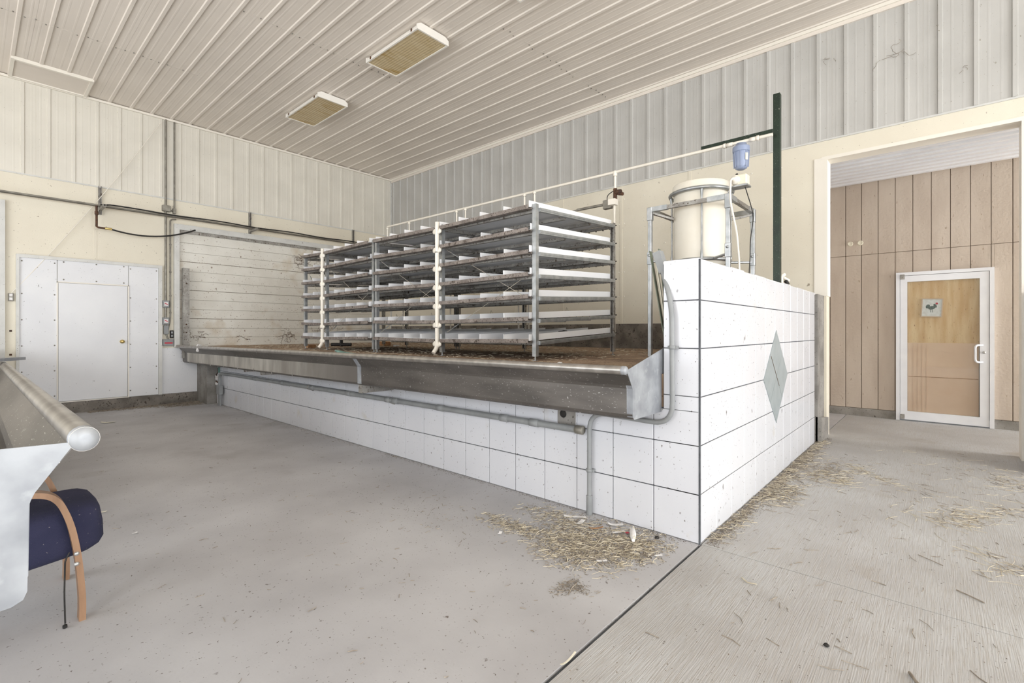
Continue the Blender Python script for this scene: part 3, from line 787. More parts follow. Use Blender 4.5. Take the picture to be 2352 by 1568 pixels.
tk = thing('water_tank', 'white cone-bottomed plastic water tank held in the pipe stand', 'tank', (tc[0], tc[1], 1.86))
MB().lathe([(0,1.86),(.05,1.86),(.06,1.90),(.20,2.03),(.275,2.085),(.285,2.11),(.287,2.30),(.288,2.60),(.289,2.86)], (tc[0], tc[1], 0), 40).build('body', 'tank', tk)
MB().lathe([(.288,2.855),(.298,2.862),(.300,2.875),(.300,2.935),(.294,2.945),(.275,2.947),(.27,2.93),(.27,2.70)], (tc[0], tc[1], 0), 40).build('rim', 'tank', tk)
p = thing('dosing_pump', 'small cream dosing pump on a bracket at the tank stand corner', 'pump', (5.02, 1.50, 2.72))
m = MB().bbox(4.99, 5.09, 1.40, 1.53, 2.752, 2.86, .012); m.build('housing', 'label', p)
m = MB(); m.lathe([(0,-.05),(.02,-.048),(.024,-.03),(.044,-.026),(.047,0)], (4.99, 1.505, 2.808), 18, 'x'); m.build('head', 'pvc', p)
m = MB(); m.box(4.97, 5.10, 1.39, 1.56, 2.738, 2.752); m.beam((5.0, 1.55, 2.745), (5.0, 1.575, 2.69), .03, .006); m.build('bracket', 'galv', p)
MB().lathe([(0,.0),(.013,.0),(.013,.012),(.008,.018),(0,.018)], (5.02, 1.50, 2.86), 12).build('cap', 'black', p)
MB().tube(rounded([(4.945, 1.51, 2.82), (4.93, 1.53, 2.80), (4.945, 1.54, 2.60), (5.02, 1.50, 2.3), (5.10, 1.50, 2.0), (5.11, 1.50, 1.6)], .08), .010, 8).build('suction_hose', 'pvc', p)
MB().tube(rounded([(5.04, 1.43, 2.74), (5.06, 1.40, 2.62), (5.08, 1.36, 2.45), (5.06, 1.39, 2.2), (5.10, 1.40, 2.05), (5.08, 1.41, 1.8), (5.08, 1.41, 1.5)], .1), .0045, 6).build('power_cable', 'black', p)

# ------------------------------------------------------------------ green strips and conduit on the partition corner
t = thing('conduit_box', 'grey conduit with a small box climbing the tiled corner and dropping to the floor', 'conduit', (2.99, 1.90, 0))
cx_ = 2.985
MB().tube(rounded([(cx_,1.903,.0),(cx_,1.903,.745),(cx_,1.28,.728),(cx_,1.285,1.50),(3.05,1.375,1.72)], .14, 7), .0165, 12).build('pipe', 'greyplastic', t)
m = MB(); m.tube([(cx_,1.903,.0),(cx_,1.903,.14)], .022, 12); m.build('coupling', 'greyplastic', t)
for y, z in ((1.903, .32), (1.283, 1.225)): 
    m = MB(); m.lathe([(.0165,-.012),(.021,-.012),(.021,.012),(.0165,.012)], (cx_, y, z), 12); m.box(cx_+.0, PX+.0, y-.03, y+.03, z-.01, z+.01); m.build('strap', 'greyplastic', t)
bx = Matrix.Translation((3.09, 1.405, 1.79)) @ Matrix.Rotation(-.32, 4, 'X') 
m = MB().box(-.03, .03, -.026, .026, -.075, .075, bx); m.build('outlet_box', 'greyplastic', t)
g = thing('green_stake', 'two weathered green strips leaning behind the tiled corner', 'stake', (3.2, 1.43, PZ))
MB().beam((3.13, 1.385, 1.22), (3.16, 1.515, 1.885), .03, .006).build('strip', 'greenstrip', g)
MB().beam((3.17, 1.372, 1.22), (3.20, 1.468, 1.90), .03, .006).build('strip', 'greenstrip', g)
MB().beam((3.15, 1.378, 1.22), (3.18, 1.49, 1.88), .016, .006).build('spacer', 'label', g)

# ------------------------------------------------------------------ grey waste pipe along the counter
t = thing('waste_pipe', 'thick grey plastic pipe running along the tiled counter under the trough', 'pipe', (2.955, 5.5, .55))
xq = 2.965
MB().tube(rounded([(xq,9.60,.36),(xq,9.60,.575),(xq,8.9,.582),(xq,1.95,.607)], .12, 6), .026, 14).build('pipe', 'greyplastic', t)
for y in (2.40, 2.72, 3.54, 4.26, 4.4, 5.2, 6.1, 7.0, 8.0):
    z = .607-.025*(y-1.95)/6.95
    MB().lathe([(.026,-.045),(.031,-.043),(.031,.043),(.026,.045)], (xq, y, z), 14, 'y').build('coupling', 'greyplastic', t)
MB().lathe([(.0,-.004),(.028,-.004),(.032,0),(.032,.06),(.026,.064)], (xq, 1.945, .607), 14, 'y').build('end_cap', 'conduit', t)
MB().bbox(2.93, 2.995, 9.52, 9.68, .20, .36, .006).build('junction_box', 'greyplastic', t)
for y in (9.57, 9.63): MB().tube([(xq, y, .0), (xq, y, .21)], .018, 10).build('riser', 'greyplastic', t)
for y in (4.37, 6.2):
    m = MB(); zz = .607-.025*(y-1.95)/6.95; m.lathe([(.026,-.015),(.029,-.015),(.029,.015),(.026,.015)], (xq, y, zz), 14, 'y'); m.prism([(xq-.012,zz-.027),(PX-.001,zz-.027),(PX-.001,zz-.055)], y-.016, y+.016, 'y'); m.build('saddle', 'galvdull', t)
t = thing('outlet_valve', 'small rusty pipe end with white rings low on the far tiles', 'pipe', (2.98, 9.86, .45))
for z in (.37, .46, .50): MB().lathe([(0,-.02),(.025,-.02),(.027,0),(.027,.03)], (2.995, 9.86, z), 12, 'x').build('ring', 'paper', t)
MB().tube([(2.985, 9.84, .41), (2.985, 9.78, .40)], .012, 8).build('lever', 'rust', t)
B(2.985, 3.02, 9.76, 9.79, .575, .67).build('green_tag', 'teal', t)
MB().tube(rounded([(2.985, 9.77, .66), (2.985, 9.79, .56), (2.985, 9.84, .55), (2.985, 9.85, .50)], .03), .008, 8).build('bent_rod', 'rust', t)

# ------------------------------------------------------------------ services on the left wall
Y0 = YL-.03
for i, x in enumerate((1.448, 3.786, 6.09)):
    lab = ['left-hand strut bracket above the panelled door', 'strut bracket above the boarded door', 'strut bracket half hidden behind the far rack top'][i]
    t = thing('strut_bracket', lab+' holding the service pipes', 'bracket', (x, YL, 3.3), 'strut brackets on the far wall')
    MB().prism([(x-.022,YL-.041),(x-.022,YL),(x+.022,YL),(x+.022,YL-.041),(x+.014,YL-.041),(x+.014,YL-.006),(x-.014,YL-.006),(x-.014,YL-.041)], 3.27, 3.742, 'z').build('upright', 'galvdull', t)
    if i < 2:
        m = MB(); m.prism([(x-.02,3.33),(x+.02,3.33),(x+.02,3.372),(x+.014,3.372),(x+.014,3.338),(x-.014,3.338),(x-.014,3.372),(x-.02,3.372)], YL-.46, YL-.04, 'y')
        m.build('arm', 'galvdull', t)
        MB().prism([(YL-.04,3.28),(YL-.04,3.33),(YL-.12,3.33)], x-.004, x+.004, 'x').build('gusset', 'galvdull', t)
def wallpipe(name, label, pts, r, m, cat='pipe'):
    return tag(MB().tube(pts, r, 8).build(name, m), label, cat)
wallpipe('service_pipe', 'front grey pipe of the pair running level along the far wall', [(-1,YL-.20,3.385),(1.1,YL-.20,3.389),(3.8,YL-.20,3.388),(6.5,YL-.20,3.386)], .014, 'conduit')
wallpipe('service_pipe', 'rear grey pipe of the pair running level along the far wall', [(-1,YL-.14,3.387),(1.4,YL-.14,3.390),(3.8,YL-.14,3.39),(6.5,YL-.14,3.388)], .016, 'conduit')
pts = [(1.42+.12*k, YL-.27, 3.402+.007*math.sin(k*.55)) for k in range(40)]
pts[0] = (1.42, YL-.27, 3.387)
wallpipe('air_hose', 'thin black hose lying along the grey pipes of the far wall', pts, .012, 'black', 'hose')
t = thing('drop_pipe', 'rusty iron drop pipe with a black hose drooping over the panelled door', 'pipe', (1.376, YL-.24, 3.0))
MB().tube([(1.376, YL-.24, 3.37), (1.376, YL-.24, 3.03), (1.395, YL-.24, 3.018), (1.49, YL-.24, 3.015)], .016, 8).build('pipe', 'rust', t)
MB().lathe([(.022,-.03),(.026,-.02),(.026,.02),(.022,.03)], (1.376, YL-.24, 3.25), 10).build('union', 'rust', t)
MB().tube([(1.48, YL-.24, 3.015), (1.57, YL-.24, 3.014)], .020, 10).build('brass_nipple', 'brass', t)
MB().tube(sag((1.55, YL-.24, 3.015), (2.78, YL-.2, 3.195), .12), .013, 8).build('hose', 'black', t)
t = thing('wall_conduit', 'tall metal conduit from ceiling to switches left of the boarded door', 'conduit', (2.36, YL-.03, 1.1))
MB().tube([(2.36, Y0, ZC-.02), (2.36, Y0, 1.34)], .017, 10).build('conduit', 'conduit', t)
MB().tube([(2.36, Y0, 1.30), (2.40, Y0, 1.16)], .013, 8).build('conduit', 'conduit', t)
MB().tube(rounded([(2.492, Y0, ZC-.02), (2.492, Y0, 3.53), (2.43, Y0, 3.52)], .03), .014, 10).build('conduit', 'conduit', t)
MB().bbox(2.305, 2.43, YL-.07, YL, 3.49, 3.60, .006).build('junction_box', 'conduit', t)
MB().bbox(2.468, 2.516, YL-.06, YL, 3.47, 3.57, .006).build('elbow_box', 'conduit', t)
MB().tube(rounded([(2.52, Y0, 3.372), (2.43, Y0, 3.36), (2.43, Y0, 1.55), (2.39, Y0, 1.33)], .08), .013, 10).build('conduit', 'conduit', t)
for z in (2.9, 2.4, 1.97, 1.66):
    MB().lathe([(.013,-.01),(.018,-.01),(.018,.01),(.013,.01)], (2.43, Y0, z), 10).build('clip', 'conduit', t)
for z in (1.816, 1.509):
    sw_ = MB().bbox(2.31, 2.41, YL-.065, YL, z-.065, z+.065, .006).build('switch_box', 'greyplastic', t)
    B(2.33, 2.39, YL-.072, YL-.064, z-.035, z+.035).build('switch_plate', 'paper', sw_)
    m = MB(); m.beam((2.338, YL-.075, z+.012), (2.383, YL-.075, z-.012), .006, .012); m.build('switch_lever', 'red', sw_)
MB().bbox(2.33, 2.40, YL-.06, YL, 1.27, 1.43, .006).build('plug_box', 'greyplastic', t)
b_ = MB().bbox(2.315, 2.475, YL-.07, YL, 1.06, 1.18, .006).build('outlet_box', 'greyplastic', t)
B(2.335, 2.455, YL-.074, YL-.068, 1.10, 1.125).build('red_stripe', 'red', b_)
t = thing('socket_plate', 'black double socket beside the lowest switch boxes', 'socket', (2.45, YL, 1.26))
MB().bbox(2.425, 2.475, YL-.05, YL, 1.20, 1.34, .005).build('plate', 'black', t)
for z in (1.24, 1.30): B(2.438, 2.465, YL-.056, YL-.048, z-.018, z+.018).build('face', 'greyplastic', t)
t = thing('socket_plate', 'worn wall switch on the cream strip left of the panelled door', 'switch', (.417, YL, 1.84))
MB().bbox(.385, .448, YL-.03, YL, 1.78, 1.90, .005).build('plate', 'conduit', t)
for z in (1.815, 1.87): B(.40, .433, YL-.036, YL-.028, z-.02, z+.02).build('face', 'paper', t)
for z in (1.33, .97): tag(MB().bbox(.40, .428, YL-.012, YL, z-.014, z+.014, .003).build('wall_box', 'rust'), 'tiny rusty fixing on the cream strip, %s of two' % ('upper' if z > 1.2 else 'lower'), 'fixing')
tag(MB().tube(sag((2.28, YL-.05, ZC-.12), (.42, YL-.035, 1.90), .10), .006, 6).build('cord', 'trim'), 'pale cord strung slantwise from the ceiling to the wall switch', 'cord')
t = thing('steel_post', 'grey steel post standing at the left end of the boarded door', 'post', (2.64, YL-.13, PZ))
MB().prism([(2.59,YL-.19),(2.69,YL-.19),(2.69,YL-.10),(2.682,YL-.10),(2.682,YL-.182),(2.598,YL-.182),(2.598,YL-.10),(2.59,YL-.10)], .83, 2.48, 'z').build('channel', 'galvdull', t)
for z in (1.3, 1.45, 2.2): MB().lathe([(0,-.004),(.012,-.003),(.013,0)], (2.64, YL-.19, z), 8, 'y').build('bolt_hole', 'rust', t)

# ------------------------------------------------------------------ ceiling lights
for i, (x0, y0, x1, y1) in enumerate(((3.69, 4.85, 4.20, 6.02), (3.70, 7.44, 4.22, 8.62), (3.69, 2.42, 4.19, 3.60))):
    t = thing('ceiling_light', ['larger-looking ceiling light with a stained yellow cover, second from the camera', 'ceiling light with yellowed cover nearest the far wall', 'ceiling light whose corner just shows at the top edge'][i],
              'light', ((x0+x1)/2, (y0+y1)/2, ZC), 'fluorescent ceiling lights')
    zb = 5.095
    m = MB(); m.prism([(x0+.05,ZC),(x0+.005,zb+.03),(x0,zb),(x1,zb),(x1-.005,zb+.03),(x1-.05,ZC)], y0+.015, y1-.015, 'y'); m.build('housing', 'enamel', t)
    for a in (y0, y1-.018): MB().prism([(x0+.06,ZC),(x0,zb+.05),(x0,zb),(x1,zb),(x1,zb+.05),(x1-.06,ZC)], a, a+.018, 'y').build('end_plate', 'enamel', t)
    m = MB()
    for a in ((x0,x0+.022,y0,y1),(x1-.022,x1,y0,y1),(x0+.022,x1-.022,y0,y0+.022),(x0+.022,x1-.022,y1-.022,y1)): m.box(a[0],a[1],a[2],a[3], zb-.012, zb)
    m.build('lens_frame', 'enamel', t)
    m = MB(); vs = []; n = 24
    for k in range(n+1):
        x = x0+.022+(x1-x0-.044)*k/n; z = zb-.004-(.003 if k % 2 else 0); vs += [(x, y0+.022, z), (x, y1-.022, z)]
    m.add(vs, [(2*k, 2*k+1, 2*k+3, 2*k+2) for k in range(n)]); m.build('diffuser', 'diff', t)
    for yy in (y0+.12, y1-.12): B(x0-.006, x0+.004, yy-.012, yy+.012, zb-.004, zb+.03).build('latch', 'rust', t)
    B(x0+.10, x1-.10, y0+.2, y1-.2, ZC-.004, ZC+.02).build('mount', 'enamel', t)

# ------------------------------------------------------------------ bentwood armchair beside the near trough
t = thing('armchair', 'bentwood armchair with a navy cushion, half hidden behind the near trough', 'chair', (.05, 3.22, 0))
def bent(y):
    path = [(.345,0),(.346,.09),(.338,.22),(.328,.32),(.310,.43),(.288,.51),(.262,.568),(.222,.602),(.15,.616),(.0,.612),(-.2,.60),(-.42,.585)]
    fine = []
    for i in range(len(path)-1):                       # Catmull-Rom through the measured points
        p0, p1, p2, p3 = [Vector(path[min(max(i+k, 0), len(path)-1)]) for k in (-1, 0, 1, 2)]
        for k in range(4):
            q = k/4; v = .5*((2*p1)+(p2-p0)*q+(2*p0-5*p1+4*p2-p3)*q*q+(3*p1-p0-3*p2+p3)*q**3); fine.append((v.x, v.y))
    path = fine+[path[-1]]
    th_ = .024; m = MB(); L_, R_ = [], []
    for i, (x, z) in enumerate(path):
        a = Vector(path[max(i-1,0)]); b = Vector(path[min(i+1,len(path)-1)]); d_ = (b-a).normalized(); n_ = Vector((d_.y, -d_.x))
        L_.append((x+n_.x*th_/2, z+n_.y*th_/2)); R_.append((x-n_.x*th_/2, z-n_.y*th_/2))
    n = len(path); vs = []
    for yy in (y-.03, y+.03): vs += [(a, yy, max(b, 0)) for a, b in L_] + [(a, yy, max(b, 0)) for a, b in R_]
    fs = []
    q = 2*n
    for i in range(n-1):
        fs += [(i, i+1, n+i+1, n+i), (q+i, q+n+i, q+n+i+1, q+i+1), (i, q+i, q+i+1, i+1), (n+i, n+i+1, q+n+i+1, q+n+i)]
    fs += [(0, n, q+n, q), (n-1, q+n-1, q+2*n-1, 2*n-1)]
    return m.add(vs, fs)
for y in (2.975, 3.52):
    s = bent(y).build('bent_side', 'laminate', t)
    for z in (.315, .268): MB().lathe([(0,-.006),(.008,-.005),(.010,0)], (.325, y-.031, z), 10, 'y').build('bolt', 'bolt', s)
    MB().beam((-.42, y, .59), (-.62, y, .02), .05, .024).build('rear_leg', 'laminate', t)
MB().beam((-.30, 3.01, .12), (-.30, 3.49, .12), .05, .024).build('rear_rail', 'laminate', t)
def cushion(c, sx, sy, sz, rot):
    m = MB(); n, k = 24, 12; vs = []
    e = .38
    sp = lambda v: math.copysign(abs(v)**e, v)
    for j in range(k+1):
        ph = -PI/2+PI*j/k
        for i in range(n):
            th_ = 2*PI*i/n
            p_ = Vector((sx*sp(math.cos(ph))*sp(math.cos(th_)), sy*sp(math.cos(ph))*sp(math.sin(th_)), sz*sp(math.sin(ph))))
            vs.append(Vector(c) + rot @ p_)
    fs = []
    for j in range(k):
        for i in range(n): fs.append((j*n+i, j*n+(i+1) % n, (j+1)*n+(i+1) % n, (j+1)*n+i))
    return m.add(vs, fs, True)
ry = Matrix.Rotation(.10, 3, 'Y').to_3x3() if False else Matrix.Rotation(-.10, 3, 'Y')
cushion((.12, 3.245, .365), .325, .232, .125, ry).build('seat_cushion', 'navy', t)
cushion((-.46, 3.245, .66), .09, .22, .30, Matrix.Rotation(-.45, 3, 'Y')).build('back_cushion', 'navy', t)
MB().tube(rounded([(.30, 2.94, .33), (.285, 2.935, .30), (.282, 2.93, .15), (.285, 2.93, .02)], .03), .0032, 6).build('hanging_cord', 'black', t)
MB().bbox(.276, .292, 2.922, 2.938, .0, .016, .003).build('cord_tip', 'black', t)

# ------------------------------------------------------------------ small things about the platform and trough
t = thing('pipe_clip', 'broken white PVC clip hooked over the far end of the trough rim', 'clip', (2.53, 9.24, 1.05))
m = MB(); m.tube([(2.555, 9.27, 1.09), (2.50, 9.17, 1.00)], .022, 10); m.build('clip', 'paper', t)
m = MB(); m.lathe([(.026,-.02),(.034,-.02),(.034,.02),(.026,.02)], (2.545, 9.255, 1.075), 12, 'y'); m.build('collar', 'paper', t)
tag(MB().tube(rounded([(2.80,4.95,1.06),(2.76,5.10,1.10),(2.80,5.22,1.105),(2.90,5.10,1.07),(2.93,4.7,1.052),(3.06,4.4,1.058)], .08), .013, 8).build('green_hose', 'teal'), 'short loop of pale green hose resting at the trough edge', 'hose')
def lump(c, r, seed, sq=(1,1,.6), m='paper'):
    rnd = random.Random(seed); mb = MB(); n, k = 9, 6; vs = []
    for j in range(k+1):
        ph = -PI/2+PI*j/k
        for i in range(n):
            a = 2*PI*i/n; rr = r*rnd.uniform(.75, 1.15)
            vs.append((c[0]+rr*sq[0]*math.cos(ph)*math.cos(a), c[1]+rr*sq[1]*math.cos(ph)*math.sin(a), c[2]+r*sq[2]+rr*sq[2]*math.sin(ph)*.98))
    fs = [(j*n+i, j*n+(i+1) % n, (j+1)*n+(i+1) % n, (j+1)*n+i) for j in range(k) for i in range(n)]
    mb.add(vs, fs, True); return mb
tag(lump((3.14, 2.28, PZ), .03, 3).build('paper_lump', 'paper'), 'small crumpled white lump on the platform by the near rack post', 'scrap')
tag(lump((4.35, 3.10, ZR0+.045+.04), .055, 5, (.7, 1.3, .4), 'black').build('black_rag', 'black'), 'black rag lying in a bottom tray of the near rack', 'rag')
t = thing('pipe_stub', 'black pipe stub with side arms standing under the far rack', 'pipe', (5.1, 8.3, PZ))
bxx, byy = 4.55, 8.25
MB().tube([(bxx, byy, PZ), (bxx, byy, PZ+.16)], .03, 10).build('riser', 'black', t)
MB().tube([(bxx-.12, byy+.14, PZ+.035), (bxx+.12, byy-.14, PZ+.035)], .03, 10).build('side_arm', 'black', t)
tag(MB().bbox(5.25, 5.42, 7.95, 8.10, PZ, PZ+.08, .01).build('brown_block', 'brownblock'), 'small brown block on the dirty platform behind the far rack', 'block')
tag(MB().bbox(5.10, 5.20, 7.35, 7.42, PZ, PZ+.03, .008).build('pale_block', 'paper'), 'small pale block lying beside the brown one', 'block')
tag(MB().bbox(3.70, 3.84, 7.78, 7.90, PZ, PZ+.055, .008).build('brown_block', 'brownblock'), 'low brown block by the far rack end post', 'block')

# ------------------------------------------------------------------ straw, crumbs and litter
def straws(n, fn, lmin, lmax, r=.0012, zmax=.012, dirf=None):
    m = MB(); vs = []; fs = []
    for _ in range(n):
        x, y = fn(); L_ = random.uniform(lmin, lmax); a = dirf() if dirf else random.uniform(0, PI)
        z = r+random.random()**2*zmax; dz = random.uniform(-.4, .4)*min(z-r, zmax*.5)
        dx, dy = math.cos(a)*L_/2, math.sin(a)*L_/2; bend = random.uniform(-.15, .15)*L_
        px_, py_ = -math.sin(a), math.cos(a); rr = r*random.uniform(.7, 1.6)
        P = [(x-dx, y-dy, z-dz), (x+px_*bend, y+py_*bend, z), (x+dx, y+dy, z+dz)]
        o = len(vs)
        for p_ in P: vs += [(p_[0]+px_*rr, p_[1]+py_*rr, max(p_[2]-rr*.6, .0004)), (p_[0]-px_*rr, p_[1]-py_*rr, max(p_[2]-rr*.6, .0004)), (p_[0], p_[1], p_[2]+rr)]
        for s in (0, 3):
            for k in range(3): fs.append((o+s+k, o+s+(k+1) % 3, o+s+3+(k+1) % 3, o+s+3+k))
        fs += [(o, o+2, o+1), (o+6, o+7, o+8)]
    return m.add(vs, fs)
def crumbs(n, fn, r0, r1):
    m = MB(); vs = []; fs = []
    for _ in range(n):
        x, y = fn(); r = random.uniform(r0, r1); a = random.uniform(0, PI); o = len(vs)
        for k in range(4):
            q = a+k*PI/2; vs.append((x+r*random.uniform(.6,1.3)*math.cos(q), y+r*random.uniform(.6,1.3)*math.sin(q), .0003))
        vs.append((x, y, r*.7))
        fs += [(o,o+1,o+4),(o+1,o+2,o+4),(o+2,o+3,o+4),(o+3,o,o+4)]
    return m.add(vs, fs)
def gauss(cx, cy, sx, sy, ang=0):
    def f():
        while True:
            u, v = random.gauss(0, 1), random.gauss(0, 1)
            if u*u+v*v < 5: break
        u *= sx; v *= sy; x, y = cx+u*math.cos(ang)-v*math.sin(ang), cy+u*math.sin(ang)+v*math.cos(ang)
        if x > PX-.005 and y > PY-.01: 
            if x-PX < y-PY: x = 2*PX-x
            else: y = 2*PY-.02-y
        return x, y
    return f
def multi(fs):
    ws = [w_ for w_, f in fs]
    def f(): return random.choices(fs, ws)[0][1]()
    return f
def along(x0, x1, y, s):
    return lambda: (random.uniform(x0, x1), y-abs(random.gauss(0, s))-.02)
def alongy(y0, y1, x, s):
    return lambda: (x-abs(random.gauss(0, s))-.006, random.uniform(y0, y1))
def uni(x0, x1, y0, y1): return lambda: (random.uniform(x0, x1), random.uniform(y0, y1))
pile = multi([(5, gauss(2.62, 1.72, .17, .20, .3)), (3, gauss(2.45, 1.62, .14, .16)), (3, gauss(2.72, 1.40, .15, .10)), (1.2, gauss(2.45, 2.2, .06, .14)), (1, gauss(2.80, 2.1, .08, .16))])
o = straws(1500, pile, .02, .075, .0013, .010).build('straw', 'straw'); tag(o, 'loose pale straw heaped before the tiled counter corner', 'straw', kind='stuff')
o = straws(1300, pile, .010, .04, .0014, .008).build('straw', 'strawdark'); tag(o, 'grey broken straw mixed in the heap at the tiled counter', 'straw', kind='stuff')
o = crumbs(5000, multi([(8, pile), (1.5, alongy(1.2, 4.5, PX, .03))]), .0015, .006).build('crumbs', 'crumb'); tag(o, 'crumbs and chaff under the straw heap', 'debris', kind='stuff')
wallf = multi([(4, along(3.1, 6.9, PY, .05)), (2, along(4.2, 6.2, PY, .10)), (1.2, gauss(5.3, .80, .25, .10)), (1, gauss(4.4, .93, .2, .06))])
o = straws(650, wallf, .03, .14, .0013, .016).build('straw', 'straw'); tag(o, 'straw drifted along the foot of the tiled partition', 'straw', kind='stuff')
o = crumbs(4500, along(3.05, 7.1, PY, .05), .002, .006).build('crumbs', 'crumb'); tag(o, 'dark chaff along the foot of the tiled partition', 'debris', kind='stuff')
o = straws(1300, wallf, .02, .08, .0012, .010).build('straw', 'strawdark'); tag(o, 'darker straw bits at the foot of the tiled partition', 'straw', kind='stuff')
patch = multi([(2, gauss(4.62, -.12, .18, .07, -.5)), (2, gauss(4.95, -.25, .25, .08, -.6)), (1.4, gauss(5.55, .48, .22, .06, .6)), (1, gauss(5.2, .62, .2, .05)), (1, gauss(6.0, -.45, .3, .10)),
               (1.3, gauss(6.2, -.35, .5, .25)), (1, gauss(5.0, .15, .35, .12)), (.8, gauss(3.9, -.25, .15, .08)), (.9, uni(3.2, 7, -.6, .9))])
o = straws(300, patch, .05, .17, .0011, .008).build('straw', 'straw'); tag(o, 'thin drifts of straw scattered over the passage floor', 'straw', kind='stuff')
o = straws(400, multi([(1, uni(1.7, 6.5, -1.0, 1.0)), (1, patch)]), .02, .09, .0014, .004).build('straw', 'strawdark'); tag(o, 'single dark stalks lying on the broomed floor', 'straw', kind='stuff')
o = crumbs(900, uni(1.2, 7.0, -1.2, 1.08), .0015, .005).build('crumbs', 'crumb'); tag(o, 'specks of dirt on the broomed passage floor', 'debris', kind='stuff')
lf_ = multi([(3, uni(.4, 2.9, 1.2, 4.5)), (2, uni(.6, 2.9, 4, 10)), (2, alongy(4, 9.8, PX, .06)), (1, gauss(2.2, 2.7, .2, .3)), (1, gauss(2.1, 1.4, .03, .05)), (.6, gauss(2.05, 1.45, .06, .03))])
o = straws(420, lf_, .012, .05, .0012, .004).build('straw', 'strawdark'); tag(o, 'short stalks scattered over the smooth slab', 'straw', kind='stuff')
o = crumbs(1500, lf_, .0015, .005).build('crumbs', 'crumb'); tag(o, 'specks of dirt scattered over the smooth slab', 'debris', kind='stuff')
o = straws(1300, multi([(2, lambda: (random.uniform(1.3, 3.0), YL-.04-abs(random.gauss(0, .09)))), (1, gauss(2.6, 10.2, .22, .12))]), .02, .09, .0018, .012).build('straw', 'strawdark'); tag(o, 'old straw swept into the far wall corner', 'straw', kind='stuff')
m = straws(2200, multi([(2, uni(3.2, 7.0, 5.5, 10.2)), (1, uni(3.2, 6.8, 2.6, 5.5))]), .015, .06, .0016, .012); m.v = [(a, b, c+PZ) for a, b, c in m.v]
o = m.build('straw', 'straw'); tag(o, 'chaff and straw bits over the dirty platform under the racks', 'straw', kind='stuff')
# larger pieces of litter
t = thing('corn_cob', 'pale bare corn cob lying on the straw heap', 'cob', (2.845, 1.485, .0))
pts = [Vector((2.915, 1.525, .020)), Vector((2.885, 1.508, .022)), Vector((2.84, 1.482, .021)), Vector((2.79, 1.455, .018)), Vector((2.765, 1.44, .016))]
m = MB().tube(pts, .02, 10, radii=[.010, .019, .021, .016, .010]); m.build('cob', 'paper', t)
m = MB()
for k in range(26):
    s = random.random(); p_ = pts[0].lerp(pts[-1], s); a = random.uniform(0, PI); r_ = .016
    m.box(p_.x-.003+r_*math.cos(a)*.5, p_.x+.003+r_*math.cos(a)*.5, p_.y-.003-r_*math.cos(a)*.6, p_.y+.003-r_*math.cos(a)*.6, p_.z+r_*math.sin(a)-.003, p_.z+r_*math.sin(a)+.004)
m.build('kernel_husk', 'label', t, kind='stuff')
def scrap(name, lab, x, y, lx, ly, ang, m='paper', z=.006, curl=.012):
    mb = MB(); n = 6; vs = []
    for th_ in (0, .0015):
        for i in range(n+1):
            u_ = -lx/2+lx*i/n; zz = z+curl*(2*i/n-1)**2*(1 if i < n/2 else .5)+th_
            for v_ in (-ly/2, ly/2): vs.append((x+u_*math.cos(ang)-v_*math.sin(ang), y+u_*math.sin(ang)+v_*math.cos(ang), zz))
    q = 2*(n+1); fs = []
    for i in range(n):
        fs += [(2*i, 2*i+1, 2*i+3, 2*i+2), (q+2*i, q+2*i+2, q+2*i+3, q+2*i+1), (2*i, 2*i+2, q+2*i+2, q+2*i), (2*i+1, q+2*i+1, q+2*i+3, 2*i+3)]
    fs += [(0, q, q+1, 1), (2*n, 2*n+1, q+2*n+1, q+2*n)]
    mb.add(vs, fs); tag(mb.build(name, m), lab, 'scrap')
scrap('paper_scrap', 'long flat white wrapper by the foot of the grey conduit', 2.87, 1.95, .16, .03, -1.0, curl=.004)
scrap('paper_scrap', 'curled white paper strip just below the conduit foot', 2.80, 1.86, .10, .03, .1)
scrap('paper_scrap', 'white paper strip against the tiles between conduit and corner', 2.93, 1.66, .10, .028, -.9)
scrap('paper_scrap', 'white and red paper tag beside the corn cob', 2.84, 1.585, .09, .022, -.5, curl=.003)
scrap('paper_scrap', 'small red end of the tag beside the corn cob', 2.865, 1.535, .022, .02, -.5, 'red', .008, 0)
scrap('paper_scrap', 'small pale scrap on bare floor left of the straw heap', 2.30, 2.15, .045, .02, .5)
scrap('paper_scrap', 'tiny white scrap near the wall left of the conduit', 2.83, 2.25, .035, .02, -.2, curl=.003)
scrap('paper_scrap', 'white scrap with a brown edge at the front of the heap', 2.42, 1.46, .06, .018, -.7, curl=.003)
scrap('brown_scrap', 'brown strip of leaf in the middle of the straw heap', 2.78, 1.72, .10, .016, -.6, 'brownblock', .012)
scrap('paper_scrap', 'narrow dirty strip at the right end of the heap', 2.70, 1.245, .05, .016, -.5, curl=.003)
scrap('dry_leaf', 'pale leaf on the slab below the panelled door', 1.33, 9.0, .16, .05, -.5, 'label')
scrap('dry_leaf', 'curled leaf on the slab just past the armchair', .62, 4.6, .12, .018, -.7, 'label')
scrap('dry_leaf', 'thin curled leaf lodged in the floor joint near the camera', 1.60, 1.119, .11, .008, .05, 'label')
scrap('paper_scrap', 'tiny white flake on the slab beyond the armchair', .72, 3.95, .03, .012, .3, curl=.002)
tag(lump((2.93, 1.36, 0), .018, 12, (1.2, .8, .4), 'black').build('black_lump', 'black'), 'small black lump right of the corn cob', 'scrap')
tag(lump((2.40, -.26+.62, 0), .012, 14, (1, 1, .6), 'black').build('black_pebble', 'black'), 'small black pebble alone on the broomed floor', 'pebble')
def stick(lab, pts, r, m='strawdark'): tag(MB().tube([(a, b, r+.001+.003*(i % 2)) for i, (a, b) in enumerate(pts)], r, 6).build('twig', m), lab, 'twig')
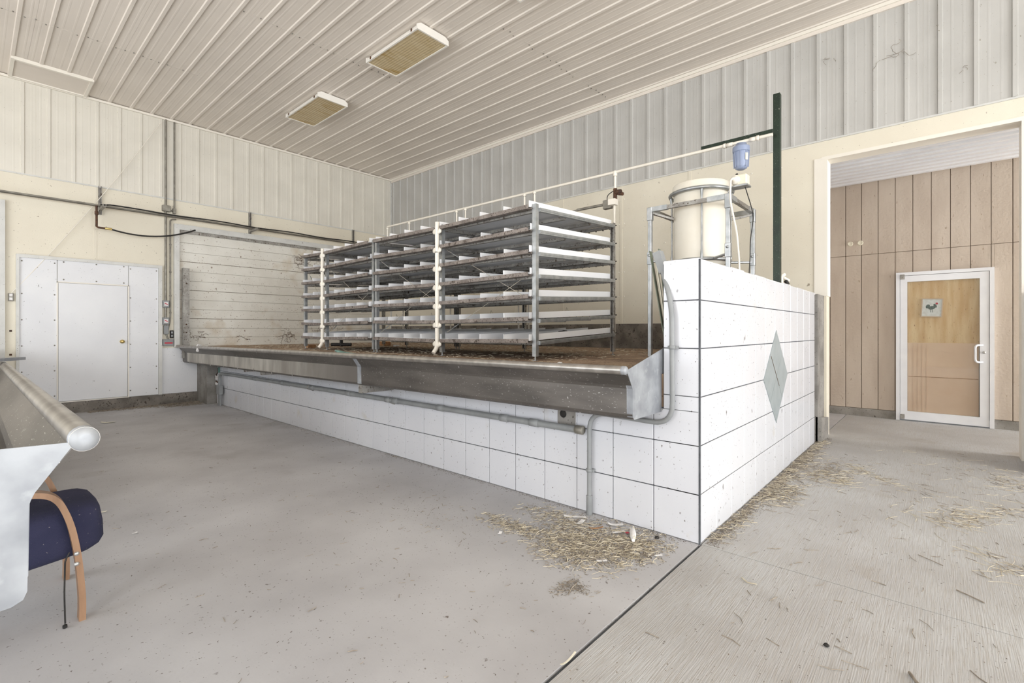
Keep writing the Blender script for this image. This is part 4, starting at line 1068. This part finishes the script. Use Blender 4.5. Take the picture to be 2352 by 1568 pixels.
stick('dark twig on the broomed floor nearest the camera', [(2.42,.09),(2.37,.07),(2.33,.04)], .006)
stick('long brown stalk right of centre on the broomed floor', [(3.36,-.06),(3.32,-.11),(3.29,-.16)], .003)
stick('thin bent stalk in front of the straw drift', [(3.74,.10),(3.69,.04),(3.66,-.01)], .002)
stick('forked pale stalk just past the floor joint', [(2.76,.80),(2.72,.76),(2.74,.72)], .003, 'straw')
stick('bundle-like stalk tuft on the slab in front of the heap', [(2.12,1.43),(2.06,1.42),(2.0,1.40)], .004)

# dried vine tendrils clinging to the boarded door, wisps on the upper siding
def tendrils(axis, c, r, n, rad, seed):
    rnd = random.Random(seed); m = MB()
    for _ in range(n):
        u, v = rnd.gauss(0, r*.5), rnd.gauss(0, r*.3); a = rnd.uniform(0, 2*PI); pts = []
        for k in range(7):
            d_ = .004+rnd.random()*.012
            pts.append((c[0]+u, c[1]-d_, c[2]+v) if axis == 'y' else (c[0]-d_, c[1]+u, c[2]+v))
            a += rnd.uniform(-1.2, 1.2); st = r*.15; u += st*math.cos(a); v += st*math.sin(a)*.7
        m.tube(pts, rad, 4)
    return m
for i, (x, z, r, n, lab) in enumerate(((2.83, 1.24, .14, 16, 'at the left end of the boarded door low down'), (4.52, 1.24, .20, 18, 'low on the boarded door left of the far rack'),
        (4.86, 2.86, .24, 22, 'high on the boarded door beside the far rack'), (5.32, 2.93, .2, 16, 'on the boarded door just behind the far rack top'),
        (3.65, 1.22, .12, 8, 'low in the middle of the boarded door'), (5.5, 1.35, .3, 18, 'behind the bottom trays of the far rack'))):
    o = tendrils('y', (x, YL-.02, z), r, n, .0026, 40+i).build('dried_vine', 'vine'); tag(o, 'dried brown vine tendrils '+lab, 'vine', 'dried vines on the boarded door')
for i, (y, z, r, n, lab) in enumerate(((.48, 4.55, .20, 6, 'high on the siding right of the green post'), (1.05, 4.72, .09, 4, 'at the siding top just above the green post'), (-.20, 4.15, .06, 3, 'on the siding above the passage opening'))):
    o = tendrils('x', (XR-.022, y, z), r, n, .002, 60+i).build('cobweb', 'strawdark'); tag(o, 'dusty cobweb wisps '+lab, 'cobweb')
